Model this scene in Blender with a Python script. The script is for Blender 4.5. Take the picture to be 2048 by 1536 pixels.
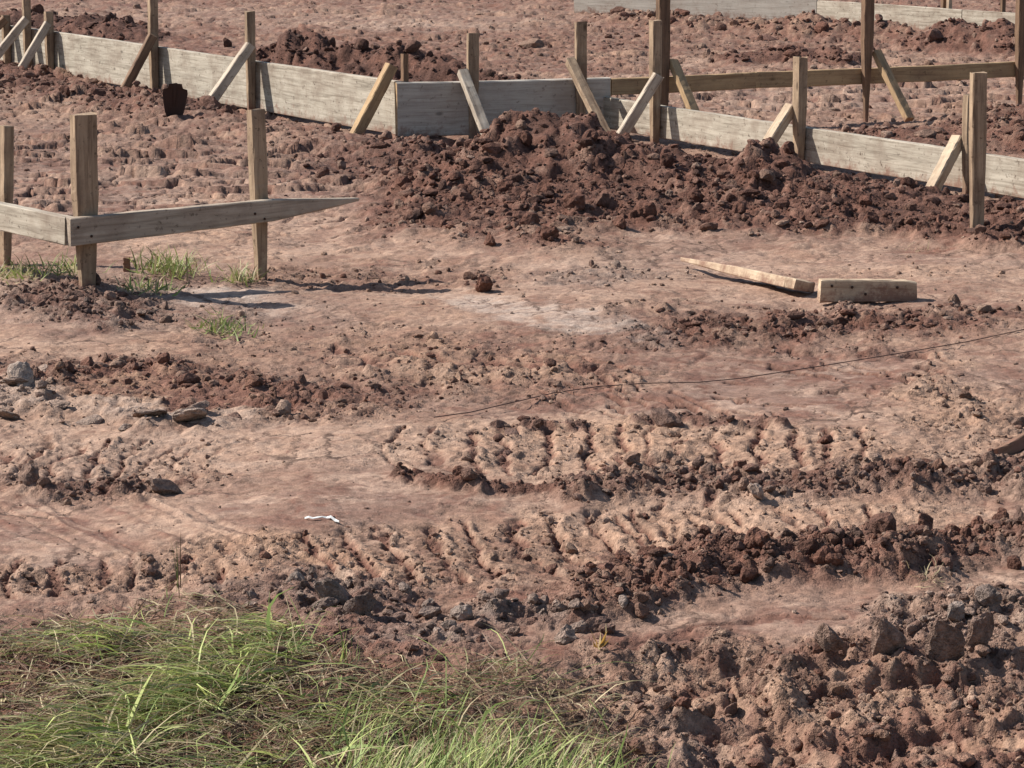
import bpy, math, random
import numpy as np
from mathutils import Vector, Matrix

for o in list(bpy.data.objects):
    bpy.data.objects.remove(o)
random.seed(7)
RNG = np.random.default_rng(7)
SC = bpy.context.scene
COL = SC.collection

# ------------------------------------------------------------------ camera
CAM_H, F_PX, HORIZON = 1.43, 6000.0, -300.0
PITCH = math.atan((768 - HORIZON) / F_PX)
cam_d = bpy.data.cameras.new('camera')
cam = bpy.data.objects.new('camera', cam_d)
COL.objects.link(cam)
cam.location = (0, 0, CAM_H)
cam.rotation_euler = (math.pi / 2 - PITCH, 0, 0)
cam_d.sensor_width = 36
cam_d.lens = 36 * F_PX / 2048
cam_d.clip_start = .1
cam_d.clip_end = 2000
SC.camera = cam

# ------------------------------------------------------------------ sky, sun, exposure
SUN_AZ, SUN_EL = math.radians(162), math.radians(41)      # azimuth counted from +X towards +Y
w = bpy.data.worlds.new('World')
SC.world = w
w.use_nodes = True
nt = w.node_tree
bg = nt.nodes['Background']
sky = nt.nodes.new('ShaderNodeTexSky')
sky.sky_type = 'NISHITA'
sky.sun_disc = False
sky.sun_elevation = SUN_EL
sky.sun_rotation = math.pi / 2 - SUN_AZ
nt.links.new(sky.outputs[0], bg.inputs[0])
bg.inputs[1].default_value = .085
sun_d = bpy.data.lights.new('sun', 'SUN')
sun_d.energy = 4.9
sun_d.angle = math.radians(.5)
sun_d.color = (1, .965, .92)
sun = bpy.data.objects.new('sun', sun_d)
COL.objects.link(sun)
sdir = Vector((math.cos(SUN_AZ) * math.cos(SUN_EL), math.sin(SUN_AZ) * math.cos(SUN_EL), math.sin(SUN_EL)))
sun.rotation_euler = sdir.to_track_quat('Z', 'Y').to_euler()
sun.location = (-5, 10, 12)
vs = SC.view_settings
vs.view_transform = 'Standard'
vs.look = 'None'
vs.exposure = 0.68
vs.gamma = 1
vs.use_curve_mapping = False

# ------------------------------------------------------------------ picture <-> ground
CP, SP = math.cos(PITCH), math.sin(PITCH)


def depth(y, z=0.0):
    return y * CP + (CAM_H - z) * SP


def to_px(x, y, z=0.0):
    d = depth(y, z)
    v = y * SP + (z - CAM_H) * CP
    return 1024 + F_PX * x / d, 768 - F_PX * v / d


def G(px, py, z=0.0):
    a, b = (px - 1024) / F_PX, (768 - py) / F_PX
    dx, dy, dz = a, CP + b * SP, -SP + b * CP
    t = (z - CAM_H) / dz
    return Vector((dx * t, dy * t, z))


def z_for(x, y, py):
    b = (768 - py) / F_PX
    return CAM_H + y * (-SP + b * CP) / (CP + b * SP)


def on_line(px, A, B, z=.0):
    # plan point of the line A-B seen at picture column px
    k = (px - 1024) / F_PX
    dx, dy = B[0] - A[0], B[1] - A[1]
    t = (k * (A[1] * CP + (CAM_H - z) * SP) - A[0]) / (dx - k * dy * CP)
    return Vector((A[0] + dx * t, A[1] + dy * t, 0))


# ------------------------------------------------------------------ noise
def _h(ix, iy, seed):
    n = (ix.astype(np.int64) * 374761393 + iy.astype(np.int64) * 668265263 + seed * 982451653) & 0xffffffff
    n = ((n ^ (n >> 13)) * 1274126177) & 0xffffffff
    n = (n ^ (n >> 16)) & 0xffffffff
    return n


def hsh(ix, iy, seed):
    return (_h(ix, iy, seed) * (1 / 4294967296.0)).astype(np.float32)


def noise(x, y, seed=0):
    ix, iy = np.floor(x), np.floor(y)
    fx, fy = (x - ix).astype(np.float32), (y - iy).astype(np.float32)
    ux, uy = fx * fx * fx * (fx * (fx * 6 - 15) + 10), fy * fy * fy * (fy * (fy * 6 - 15) + 10)
    r = 0

    def g(ox, oy):
        a = hsh(ix + ox, iy + oy, seed) * 6.2831853
        return np.cos(a) * (fx - ox) + np.sin(a) * (fy - oy)
    a0 = g(0, 0)
    a0 += (g(1, 0) - a0) * ux
    a1 = g(0, 1)
    a1 += (g(1, 1) - a1) * ux
    return (a0 + (a1 - a0) * uy) * 1.5


def fbm(x, y, octv, seed, gain=.5):
    r, a = 0, 1.0
    for i in range(octv):
        r = r + a * noise(x * 2 ** i, y * 2 ** i, seed + i * 17)
        a *= gain
    return r


def lumps(x, y, cell, seed, prob=.8):
    # angular, tilted clods, one per jittered cell: height in metres, and a random id per clod
    X, Y = x / cell, y / cell
    ix, iy = np.floor(X), np.floor(Y)
    H = np.zeros(x.shape, np.float32)
    I = np.full(x.shape, .5, np.float32)
    for oy in (-1, 0, 1):
        for ox in (-1, 0, 1):
            cx, cy = ix + ox, iy + oy
            n = _h(cx, cy, seed)
            r1 = (n & 255) / 255.0
            r2 = ((n >> 8) & 255) / 255.0
            r3 = ((n >> 16) & 255) / 255.0
            r4 = ((n >> 24) & 255) / 255.0
            dx = (X - cx - .5 - (r1 - .5) * .9).astype(np.float32)
            dy = (Y - cy - .5 - (r2 - .5) * .9).astype(np.float32)
            a = (r3 * 6.2832).astype(np.float32)
            ca, sa = np.cos(a), np.sin(a)
            rad = (.28 + .5 * r4 * r4).astype(np.float32)
            u = (dx * ca + dy * sa) / rad
            v = (-dx * sa + dy * ca) / rad * (1 + .5 * (r1 - .3)).astype(np.float32)
            d = np.maximum(np.maximum(np.abs(u), np.abs(v)), .72 * np.abs(u + v * .8))
            d = np.maximum(d, .8 * np.abs(u * .6 - v))
            q = .35 + .65 * np.sqrt(np.clip(1 - d, 0, 1))
            q = np.where(d < 1, np.minimum((1 - d) * 4, 1) * q, 0)
            h = rad * q * (1 + .45 * u * (r2 - .5) + .45 * v)
            ok = ((n >> 5) & 255) / 255.0 < prob
            h = np.where(ok, h, 0).astype(np.float32)
            m = h > H
            H = np.where(m, h, H)
            I = np.where(m, r4.astype(np.float32), I)
    return H * cell, I


def cracks(x, y, cell, seed):
    X, Y = x / cell, y / cell
    ix, iy = np.floor(X), np.floor(Y)
    f1 = np.full(x.shape, 9, np.float32)
    f2 = f1.copy()
    for oy in (-1, 0, 1):
        for ox in (-1, 0, 1):
            cx, cy = ix + ox, iy + oy
            n = _h(cx, cy, seed)
            dx = (X - cx - (n & 1023) / 1023.0).astype(np.float32)
            dy = (Y - cy - ((n >> 10) & 1023) / 1023.0).astype(np.float32)
            d = np.sqrt(dx * dx + dy * dy)
            f2 = np.minimum(np.maximum(f1, d), f2)
            f1 = np.minimum(f1, d)
    return f2 - f1


def plates(x, y, cell, seed):
    # crust broken into tilted plates: height (in cells) that is planar on each plate and jumps at its edge
    X, Y = x / cell, y / cell
    ix, iy = np.floor(X), np.floor(Y)
    f1 = np.full(x.shape, 9, np.float32)
    h = np.zeros(x.shape, np.float32)
    for oy in (-1, 0, 1):
        for ox in (-1, 0, 1):
            cx, cy = ix + ox, iy + oy
            n = _h(cx, cy, seed)
            dx = (X - cx - (n & 255) / 255.0).astype(np.float32)
            dy = (Y - cy - ((n >> 8) & 255) / 255.0).astype(np.float32)
            d = dx * dx + dy * dy
            r3 = ((n >> 16) & 255) / 255.0
            r4 = ((n >> 24) & 255) / 255.0
            v = (r3 * .16 + dx * (r4 - .5) * .22 - dy * (.02 + .22 * ((n >> 12) & 255) / 255.0)).astype(np.float32)
            m = d < f1
            f1 = np.where(m, d, f1)
            h = np.where(m, v, h)
    return h * cell


def sstep(a, b, x):
    t = np.clip((x - a) / (b - a), 0, 1)
    return t * t * (3 - 2 * t)


# ------------------------------------------------------------------ materials
def new_mat(name):
    m = bpy.data.materials.new(name)
    m.use_nodes = True
    n = m.node_tree
    b = n.nodes['Principled BSDF']
    b.inputs['Roughness'].default_value = .95
    b.inputs['Specular IOR Level'].default_value = .15
    return m, n, b


def N(n, t, **kw):
    d = n.nodes.new(t)
    for k, v in kw.items():
        if k in d.inputs:
            d.inputs[k].default_value = v
        else:
            setattr(d, k, v)
    return d


def mixc(n, fac, a, b, mode='MIX'):
    m = n.nodes.new('ShaderNodeMix')
    m.data_type = 'RGBA'
    m.blend_type = mode
    for s, v in ((0, fac), (6, a), (7, b)):
        if hasattr(v, 'is_linked') or hasattr(v, 'links'):
            n.links.new(v, m.inputs[s])
        else:
            m.inputs[s].default_value = v
    return m.outputs[2]


def ramp(n, src, stops):
    r = n.nodes.new('ShaderNodeValToRGB')
    els = r.color_ramp.elements
    while len(els) < len(stops):
        els.new(.5)
    for e, (p, c) in zip(els, stops):
        e.position = p
        e.color = c if len(c) == 4 else (*c, 1)
    n.links.new(src, r.inputs[0])
    return r.outputs[0]


def soil_mat(name, bump=.007):
    m, n, b = new_mat(name)
    at = N(n, 'ShaderNodeAttribute', attribute_name='soil')
    tc = N(n, 'ShaderNodeNewGeometry')
    n1 = N(n, 'ShaderNodeTexNoise', Scale=38.0, Detail=5.0, Roughness=.7)
    n2 = N(n, 'ShaderNodeTexNoise', Scale=190.0, Detail=2.5, Roughness=.7)
    for q in (n1, n2):
        n.links.new(tc.outputs['Position'], q.inputs['Vector'])
    g1 = ramp(n, n1.outputs[0], [(.3, (.66, .63, .62)), (.52, (1, 1, 1)), (.72, (1.25, 1.23, 1.2))])
    g2 = ramp(n, n2.outputs[0], [(.32, (.7, .67, .66)), (.5, (1, 1, 1)), (.7, (1.2, 1.19, 1.17))])
    ra = N(n, 'ShaderNodeMapRange')
    n.links.new(at.outputs['Alpha'], ra.inputs['Value'])
    ra.inputs['To Min'].default_value = .75
    c = mixc(n, ra.outputs[0], at.outputs['Color'], g1, 'MULTIPLY')
    c = mixc(n, ra.outputs[0], c, g2, 'MULTIPLY')
    # crumbs: every grain has its own tone and a crisp rim
    v1 = N(n, 'ShaderNodeTexVoronoi', Scale=62.0)
    wv = N(n, 'ShaderNodeVectorMath', operation='MULTIPLY_ADD')
    n.links.new(n2.outputs['Color'], wv.inputs[0])
    wv.inputs[1].default_value = (.02, .02, .02)
    n.links.new(tc.outputs['Position'], wv.inputs[2])
    n.links.new(wv.outputs[0], v1.inputs['Vector'])
    gv = ramp(n, v1.outputs['Color'], [(.1, (.78, .77, .76)), (.9, (1.22, 1.21, 1.2))])
    c = mixc(n, ra.outputs[0], c, gv, 'MULTIPLY')
    # hairline drying cracks on the smooth clay, their recess shade painted as dark lines
    mp = N(n, 'ShaderNodeMapping')
    mp.inputs['Rotation'].default_value = (0, 0, .5)
    mp.inputs['Scale'].default_value = (7.5, 3.6, .01)
    w2 = N(n, 'ShaderNodeVectorMath', operation='MULTIPLY_ADD')
    n.links.new(n1.outputs['Color'], w2.inputs[0])
    w2.inputs[1].default_value = (.09, .09, 0)
    n.links.new(tc.outputs['Position'], w2.inputs[2])
    n.links.new(w2.outputs[0], mp.inputs['Vector'])
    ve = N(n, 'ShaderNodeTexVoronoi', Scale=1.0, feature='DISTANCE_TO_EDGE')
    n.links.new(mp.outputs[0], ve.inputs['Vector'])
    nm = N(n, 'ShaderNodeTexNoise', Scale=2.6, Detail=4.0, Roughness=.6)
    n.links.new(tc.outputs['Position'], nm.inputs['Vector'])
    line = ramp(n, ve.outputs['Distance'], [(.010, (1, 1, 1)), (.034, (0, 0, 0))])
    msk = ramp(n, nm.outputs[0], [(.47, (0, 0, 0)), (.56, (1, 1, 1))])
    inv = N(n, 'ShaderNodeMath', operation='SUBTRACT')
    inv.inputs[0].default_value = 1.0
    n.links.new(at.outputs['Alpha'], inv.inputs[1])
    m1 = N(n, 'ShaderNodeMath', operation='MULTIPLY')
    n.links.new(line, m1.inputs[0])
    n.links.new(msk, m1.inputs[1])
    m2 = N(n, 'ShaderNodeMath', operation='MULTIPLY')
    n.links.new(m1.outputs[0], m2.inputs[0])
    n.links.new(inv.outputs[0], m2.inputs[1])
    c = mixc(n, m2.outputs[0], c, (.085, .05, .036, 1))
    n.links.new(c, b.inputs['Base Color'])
    bp = N(n, 'ShaderNodeBump', Strength=1.0, Distance=bump)
    rb = N(n, 'ShaderNodeMapRange')
    n.links.new(at.outputs['Alpha'], rb.inputs['Value'])
    rb.inputs['To Min'].default_value = .4
    n.links.new(rb.outputs[0], bp.inputs['Strength'])
    ad = N(n, 'ShaderNodeMath', operation='ADD')
    n.links.new(n1.outputs[0], ad.inputs[0])
    n.links.new(n2.outputs[0], ad.inputs[1])
    gr = N(n, 'ShaderNodeMath', operation='MULTIPLY_ADD')
    n.links.new(v1.outputs['Distance'], gr.inputs[0])
    gr.inputs[1].default_value = -.85
    n.links.new(ad.outputs[0], gr.inputs[2])
    n.links.new(gr.outputs[0], bp.inputs['Height'])
    n.links.new(bp.outputs[0], b.inputs['Normal'])
    return m


def wood_mat(name, light, dark, stain, stain_amt=.5, spots=.5):
    m, n, b = new_mat(name)
    tc = N(n, 'ShaderNodeTexCoord')
    oi = N(n, 'ShaderNodeObjectInfo')
    mp = N(n, 'ShaderNodeMapping')
    mp.inputs['Scale'].default_value = (1.6, 26, 26)
    sh = N(n, 'ShaderNodeVectorMath', operation='SCALE')
    cmb = N(n, 'ShaderNodeCombineXYZ')
    for i in range(3):
        n.links.new(oi.outputs['Random'], cmb.inputs[i])
    n.links.new(cmb.outputs[0], sh.inputs[0])
    sh.inputs['Scale'].default_value = 31.0
    ad = N(n, 'ShaderNodeVectorMath', operation='ADD')
    n.links.new(tc.outputs['Object'], ad.inputs[0])
    n.links.new(sh.outputs[0], ad.inputs[1])
    n.links.new(ad.outputs[0], mp.inputs['Vector'])
    g = N(n, 'ShaderNodeTexNoise', Scale=2.2, Detail=6.0, Roughness=.65, Distortion=.6)
    n.links.new(mp.outputs[0], g.inputs['Vector'])
    c = ramp(n, g.outputs[0], [(.33, dark), (.47, tuple((a * 1.4 + d) / 2.4 for a, d in zip(light, dark))), (.62, light)])
    st = N(n, 'ShaderNodeTexNoise', Scale=5.0, Detail=6.0, Roughness=.72)
    n.links.new(ad.outputs[0], st.inputs['Vector'])
    fs = ramp(n, st.outputs[0], [(.44, (0, 0, 0)), (.68, (stain_amt,) * 3)])
    c = mixc(n, fs, c, (*stain, 1))
    sp = N(n, 'ShaderNodeTexNoise', Scale=42.0, Detail=3.0, Roughness=.7)
    n.links.new(ad.outputs[0], sp.inputs['Vector'])
    fp = ramp(n, sp.outputs[0], [(.6, (0, 0, 0)), (.7, (spots,) * 3)])
    c = mixc(n, fp, c, (*(x * .45 for x in stain), 1))
    # a few knots
    mk = N(n, 'ShaderNodeMapping')
    mk.inputs['Scale'].default_value = (3.2, 7, 7)
    n.links.new(ad.outputs[0], mk.inputs['Vector'])
    vo = N(n, 'ShaderNodeTexVoronoi', Scale=1.0)
    n.links.new(mk.outputs[0], vo.inputs['Vector'])
    fk = ramp(n, vo.outputs['Distance'], [(.035, (.8,) * 3), (.085, (0, 0, 0))])
    c = mixc(n, fk, c, (*(x * .5 for x in dark), 1))
    # splashed mud near the ground
    ge = N(n, 'ShaderNodeNewGeometry')
    sx = N(n, 'ShaderNodeSeparateXYZ')
    n.links.new(ge.outputs['Position'], sx.inputs[0])
    mn = N(n, 'ShaderNodeTexNoise', Scale=14.0, Detail=6.0, Roughness=.75)
    n.links.new(ge.outputs['Position'], mn.inputs['Vector'])
    ml = N(n, 'ShaderNodeMath', operation='MULTIPLY_ADD')
    n.links.new(mn.outputs[0], ml.inputs[0])
    ml.inputs[1].default_value = -.34
    n.links.new(sx.outputs[2], ml.inputs[2])
    fm = ramp(n, ml.outputs[0], [(-.0, (.85,) * 3), (.06, (0, 0, 0))])
    fm.node.color_ramp.elements[0].position = 0.0
    ofs = N(n, 'ShaderNodeMath', operation='ADD')
    n.links.new(ml.outputs[0], ofs.inputs[0])
    ofs.inputs[1].default_value = .17
    n.links.new(ofs.outputs[0], fm.node.inputs[0])
    c = mixc(n, fm, c, (.20, .105, .072, 1))
    n.links.new(c, b.inputs['Base Color'])
    bp = N(n, 'ShaderNodeBump', Strength=.6, Distance=.003)
    n.links.new(g.outputs[0], bp.inputs['Height'])
    n.links.new(bp.outputs[0], b.inputs['Normal'])
    b.inputs['Roughness'].default_value = .82
    return m


def blade_mat(name):
    m, n, b = new_mat(name)
    at = N(n, 'ShaderNodeAttribute', attribute_name='tint')
    n.links.new(at.outputs['Color'], b.inputs['Base Color'])
    b.inputs['Roughness'].default_value = .6
    b.inputs['Specular IOR Level'].default_value = .3
    tr = N(n, 'ShaderNodeBsdfTranslucent')
    n.links.new(at.outputs['Color'], tr.inputs['Color'])
    mx = N(n, 'ShaderNodeMixShader')
    mx.inputs[0].default_value = .28
    n.links.new(b.outputs[0], mx.inputs[1])
    n.links.new(tr.outputs[0], mx.inputs[2])
    n.links.new(mx.outputs[0], n.nodes['Material Output'].inputs['Surface'])
    return m


M_SOIL = soil_mat('soil')
M_CLOD = soil_mat('clod_soil', .008)
M_GREYBOARD = wood_mat('weathered_grey_board', (.455, .395, .31), (.215, .18, .135), (.17, .115, .08), .6, .8)
M_SHADEBOARD = wood_mat('shaded_form_board', (.47, .42, .35), (.31, .27, .22), (.24, .16, .12), .4, .55)  # separate board tone made for the form in shade; far board shares it
M_STAKE = wood_mat('weathered_stake_wood', (.40, .285, .185), (.165, .108, .068), (.13, .082, .055), .65, .65)
M_BRACE = wood_mat('grey_brace_wood', (.52, .435, .335), (.26, .20, .145), (.15, .10, .07), .5, .6)
M_RAIL = wood_mat('weathered_rail_wood', (.44, .36, .275), (.23, .18, .13), (.16, .10, .07), .5, .6)
M_BROWN = wood_mat('brown_stake_wood', (.23, .14, .085), (.105, .063, .04), (.085, .05, .035), .5, .4)
M_YELLOW = wood_mat('fresh_yellow_wood', (.43, .29, .155), (.24, .15, .08), (.18, .11, .07), .5, .5)
M_PALE = wood_mat('pale_offcut_wood', (.56, .43, .295), (.32, .22, .14), (.20, .12, .08), .5, .5)
M_BLADE = blade_mat('grass_blade')

# soil colours, each the colour of one real soil
C_DARK = np.array([.092, .047, .034])
C_RED = np.array([.162, .078, .054])
C_MUD = np.array([.228, .139, .101])
C_TAN = np.array([.352, .236, .173])
C_ORANGE = np.array([.355, .208, .128])
C_GREY = np.array([.280, .235, .200])


# ------------------------------------------------------------------ object helpers
def tag(o, label=None, cat=None, group=None, kind=None):
    if cat and not kind:
        kind = 'thing'
    for k, v in (('label', label), ('category', cat), ('group', group), ('kind', kind)):
        if v:
            o[k] = v
    return o


def root_at(name, loc, label, cat, group=None):
    o = bpy.data.objects.new(name, None)
    o.empty_display_size = .1
    COL.objects.link(o)
    o.location = loc
    return tag(o, label, cat, group)


def link(name, me, parent=None):
    o = bpy.data.objects.new(name, me)
    COL.objects.link(o)
    if parent is not None:
        o.parent = parent
    return o


def np_mesh(name, verts, faces, mat, smooth=True, cols=None, attr='soil'):
    me = bpy.data.meshes.new(name)
    verts = np.ascontiguousarray(verts, np.float32)
    faces = np.ascontiguousarray(faces, np.int32)
    k = faces.shape[1]
    me.vertices.add(len(verts))
    me.vertices.foreach_set('co', verts.ravel())
    me.loops.add(faces.size)
    me.loops.foreach_set('vertex_index', faces.ravel())
    me.polygons.add(len(faces))
    me.polygons.foreach_set('loop_start', np.arange(0, faces.size, k, dtype=np.int32))
    me.update(calc_edges=True)
    me.polygons.foreach_set('use_smooth', np.full(len(faces), smooth, bool))
    if cols is not None:
        a = me.color_attributes.new(attr, 'FLOAT_COLOR', 'POINT')
        c4 = np.ones((len(verts), 4), np.float32)
        c4[:, :cols.shape[1]] = cols
        a.data.foreach_set('color', c4.ravel())
    me.materials.append(mat)
    me.update()
    return me


def beam(name, p0, p1, w, t, wdir, mat, parent=None, stations=None, rough=.0012, seed=None, endmat=None):
    """Sawn timber from p0 to p1; w across wdir, t across the third axis.
    stations: (fraction, w scale, t scale, shift along w) for tapers and split ends."""
    p0, p1 = Vector(p0), Vector(p1)
    ax = p1 - p0
    L = ax.length
    X = ax.normalized()
    Yv = Vector(wdir)
    Yv = (Yv - X * Yv.dot(X)).normalized()
    Z = X.cross(Yv)
    rnd = random.Random(seed if seed is not None else random.random())
    st = stations or [(0, 1, 1, 0), (1, 1, 1, 0)]
    fr = sorted(set([s[0] for s in st] + [i / 14 for i in range(15)]))
    c = min(w, t) * .09
    V, Fc = [], []
    bow = rnd.uniform(-1, 1) * L * .003
    for f in fr:
        for a, b in zip(st, st[1:]):
            if a[0] <= f <= b[0]:
                k = (f - a[0]) / max(1e-6, b[0] - a[0])
                sw, stt, sh = (a[i] + (b[i] - a[i]) * k for i in (1, 2, 3))
                break
        hw, ht = w / 2 * sw, t / 2 * stt
        cc = min(c, hw * .4, ht * .4)
        sh2 = sh + bow * math.sin(f * math.pi)
        for (yy, zz) in ((-hw + cc, -ht), (hw - cc, -ht), (hw, -ht + cc), (hw, ht - cc), (hw - cc, ht), (-hw + cc, ht), (-hw, ht - cc), (-hw, -ht + cc)):
            j = rough
            V.append((f * L + (rnd.uniform(-3.5, 3.5) * j if f in (0, 1) else 0), yy + sh2 + rnd.uniform(-j, j), zz + rnd.uniform(-j, j)))
    n = len(fr)
    for i in range(n - 1):
        for k in range(8):
            a, b = i * 8 + k, i * 8 + (k + 1) % 8
            Fc.append((a, b, b + 8, a + 8))
    Fc.append(tuple(range(7, -1, -1)))
    Fc.append(tuple(range((n - 1) * 8, n * 8)))
    me = bpy.data.meshes.new(name)
    me.from_pydata(V, [], Fc)
    me.materials.append(mat)
    if endmat:
        me.materials.append(endmat)
        for pg in me.polygons[-2:]:
            pg.material_index = 1
    me.update()
    o = link(name, me, parent)
    mw = Matrix((X, Yv, Z)).transposed().to_4x4()
    mw.translation = p0
    if parent is not None:
        o.matrix_local = Matrix.Translation(-Vector(parent.location)) @ mw
    else:
        o.matrix_world = mw
    return o


# ------------------------------------------------------------------ the ground as one height field
Y0, Y1, YC = 4.05, 33.0, .00034
YP = .6
NR = int((Y0 ** -YP - Y1 ** -YP) / (YP * YC)) + 1
NC = 630
rows_y = (Y0 ** -YP - np.arange(NR) * YP * YC) ** (-1 / YP)
half_w = .1707 * (rows_y * CP + CAM_H * SP) * 1.28 + .3
U = np.linspace(-1, 1, NC)
X = (half_w[:, None] * U[None, :]).astype(np.float32)
Y = np.repeat(rows_y[:, None], NC, 1).astype(np.float32)
dep_r = (rows_y * CP + CAM_H * SP)
py_r = 768 - F_PX * (rows_y * SP - CAM_H * CP) / dep_r
PX = (1024 + F_PX * X / dep_r[:, None]).astype(np.float32)
PY = np.repeat(py_r[:, None], NC, 1).astype(np.float32)
S_r = F_PX / dep_r                                   # pixels per metre on each row
# warped picture coordinates so that nothing has a drawn edge
n1 = fbm(X * 2.2, Y * 1.3, 4, 11)
n2 = fbm(X * 2.2, Y * 1.3, 4, 57)
n3 = fbm(X * 9, Y * 7, 3, 91)
n4 = fbm(X * 9, Y * 7, 3, 77)
SCL = np.clip(S_r[:, None] / 750.0, .3, 1.6)
WX = PX + (n1 * 84 + n3 * 40) * SCL
WY = PY + (n2 * 25 + n4 * 14) * SCL

H = np.zeros_like(X)
R = np.where(WY < 150, .27, np.where(WY < 470, .42, .16)).astype(np.float32)
D = np.where(WY < 150, .54, np.where(WY < 470, .66, .74)).astype(np.float32)
O = np.full_like(X, .25)
K = np.full_like(X, .1)
CR = np.where(WY < 240, .75, .0).astype(np.float32)                               # drying cracks
FIELDS = {'R': R, 'D': D, 'O': O, 'K': K, 'C': CR, 'H': H}


def rowslice(lo, hi):
    idx = np.nonzero((py_r >= lo) & (py_r <= hi))[0]
    return (slice(idx[0], idx[-1] + 1) if len(idx) else None)


def apply(sl, m, kw):
    for k, v in kw.items():
        if k == 'H':
            H[sl] += m * v
        else:
            a = FIELDS[k]
            a[sl] += (v - a[sl]) * m


def blob(cx, cy, rx, ry, ang=0, soft=.6, **kw):
    ext = ry * 1.9 + abs(math.sin(ang)) * rx * 1.5 + 60
    sl = rowslice(cy - ext, cy + ext)
    if sl is None:
        return
    dx, dy = WX[sl] - cx, WY[sl] - cy
    ca, sa = math.cos(ang), math.sin(ang)
    d = np.sqrt(((dx * ca + dy * sa) / rx) ** 2 + ((-dx * sa + dy * ca) / ry) ** 2)
    apply(sl, 1 - sstep(1 - soft, 1 + soft, d), kw)


def stroke(pts, wid, asp=2.4, soft=.6, warp=.5, brk=0, **kw):
    """a drawn line on the ground; wid in picture px across, asp = foreshortening of the ground there"""
    ys = [p[1] for p in pts]
    sl = rowslice(min(ys) - wid * 2 - 30, max(ys) + wid * 2 + 30)
    if sl is None:
        return
    px = PX[sl] + (WX[sl] - PX[sl]) * warp
    py = (PY[sl] + (WY[sl] - PY[sl]) * warp) * asp
    best = np.full(px.shape, 1e9, np.float32)
    for a, b in zip(pts, pts[1:]):
        ax, ay, bx, by = a[0], a[1] * asp, b[0], b[1] * asp
        L2 = (bx - ax) ** 2 + (by - ay) ** 2 + 1e-6
        t = np.clip(((px - ax) * (bx - ax) + (py - ay) * (by - ay)) / L2, 0, 1)
        best = np.minimum(best, (px - ax - t * (bx - ax)) ** 2 + (py - ay - t * (by - ay)) ** 2)
    d = np.sqrt(best) / wid
    m = 1 - sstep(1 - soft, 1 + soft, d)
    if brk:
        m = m * (1 - brk * sstep(-.15, .45, n4[sl] * .8 + n1[sl] * .6))
    apply(sl, m, kw)


# --- soils and their roughness, from the back to the front
blob(500, 35, 700, 22, R=.22, D=.68, K=.2)
blob(900, 52, 240, 7, R=.2, D=.9, K=.3)
blob(1350, 95, 500, 45, R=.44, D=.5, O=.3)
blob(1650, 120, 420, 14, R=.35, D=.75)
blob(1500, 190, 420, 40, R=.2, C=1, D=.7, K=.3)
blob(1850, 190, 250, 40, R=.2, C=1, D=.7, O=.3)
stroke([(-60, 150), (100, 180), (260, 220), (430, 250), (720, 300), (830, 315)], 52, 2.6, R=.9, D=.28, H=.045)
blob(345, 245, 130, 30, R=1, D=.2, H=.03)
blob(280, 362, 600, 105, R=.16, D=.7, C=1, K=.2)
blob(300, 300, 330, 40, R=.32, D=.58)
stroke([(100, 168), (400, 215), (640, 262), (800, 292), (880, 296), (960, 290)], 13, 2.6, H=-.085, D=.15, warp=.15)  # trench along the form boards, its shadow gap also painted dark
blob(700, 330, 150, 40, R=.6, D=.45)
blob(930, 320, 180, 30, R=.9, D=.22)
blob(520, 482, 300, 62, R=.1, D=.93, O=.45, C=.25)
blob(120, 480, 160, 26, R=.25, D=.8, O=.35)
blob(800, 430, 110, 40, R=.4, D=.5)
blob(1350, 545, 760, 50, R=.13, D=.86, O=.3)
blob(650, 555, 180, 28, R=.5, D=.55, O=.5)
blob(900, 560, 110, 30, R=.5, D=.6, O=.3)
blob(1230, 545, 160, 16, R=.45, D=.7, K=.4)
blob(1850, 545, 280, 22, R=.25, D=.8, O=.5)
blob(1110, 640, 230, 22, .16, .35, R=.08, D=1, K=.7)
blob(1560, 668, 360, 42, R=.85, D=.3, O=.2, H=.012)
blob(1850, 640, 160, 24, R=.6, D=.42)
blob(1480, 770, 640, 66, R=.05, D=.62, O=.1, K=.15, C=.15)
blob(1750, 845, 300, 36, R=.07, D=.8, O=.3)
blob(920, 725, 340, 58, .1, R=.5, D=.55, O=.65)
blob(240, 600, 360, 58, R=.4, D=.62, O=.2, K=.4, H=.004)
blob(420, 590, 160, 16, R=.12, D=.98, K=.8)
blob(170, 615, 120, 34, R=.85, D=.3, K=.35)
blob(420, 660, 140, 26, R=.45, D=.5, K=.3)
blob(120, 690, 330, 24, R=.1, D=.95, O=.45)
blob(560, 700, 240, 34, R=.35, D=.6, O=.45)
blob(340, 790, 440, 58, .04, R=.85, D=.3, O=.55, H=.028)
blob(330, 795, 190, 30, R=.5, D=.42, O=.95)
blob(40, 800, 90, 40, R=.6, D=.9, K=.6, H=.012)
blob(330, 836, 190, 16, .02, R=.35, C=.25, D=.9, K=.55)
blob(720, 800, 130, 45, R=.6, D=.45, O=.4)
blob(600, 905, 480, 52, R=.08, D=.88, O=.3, K=.2)
blob(180, 935, 300, 60, R=.33, D=.88, O=.25)
blob(140, 985, 320, 22, R=.95, D=.38, K=.2, H=.012)
blob(760, 1020, 360, 46, R=.06, D=.7, O=.15)
blob(1250, 905, 500, 54, R=.33, D=.92, O=.6)
blob(1780, 905, 280, 40, R=.35, D=.85, O=.55)
blob(1930, 800, 150, 60, .3, R=.5, D=.75, O=.6)
stroke([(980, 862), (1080, 858), (1170, 862)], 16, 2.2, R=.7, D=.3, K=.3, H=.010)
stroke([(1270, 850), (1345, 835), (1450, 850), (1560, 858)], 16, 2.2, R=.7, D=.35, K=.35, H=.010)
stroke([(800, 960), (960, 978), (1150, 990)], 16, 2.2, R=.8, D=.22, H=.012)
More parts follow.
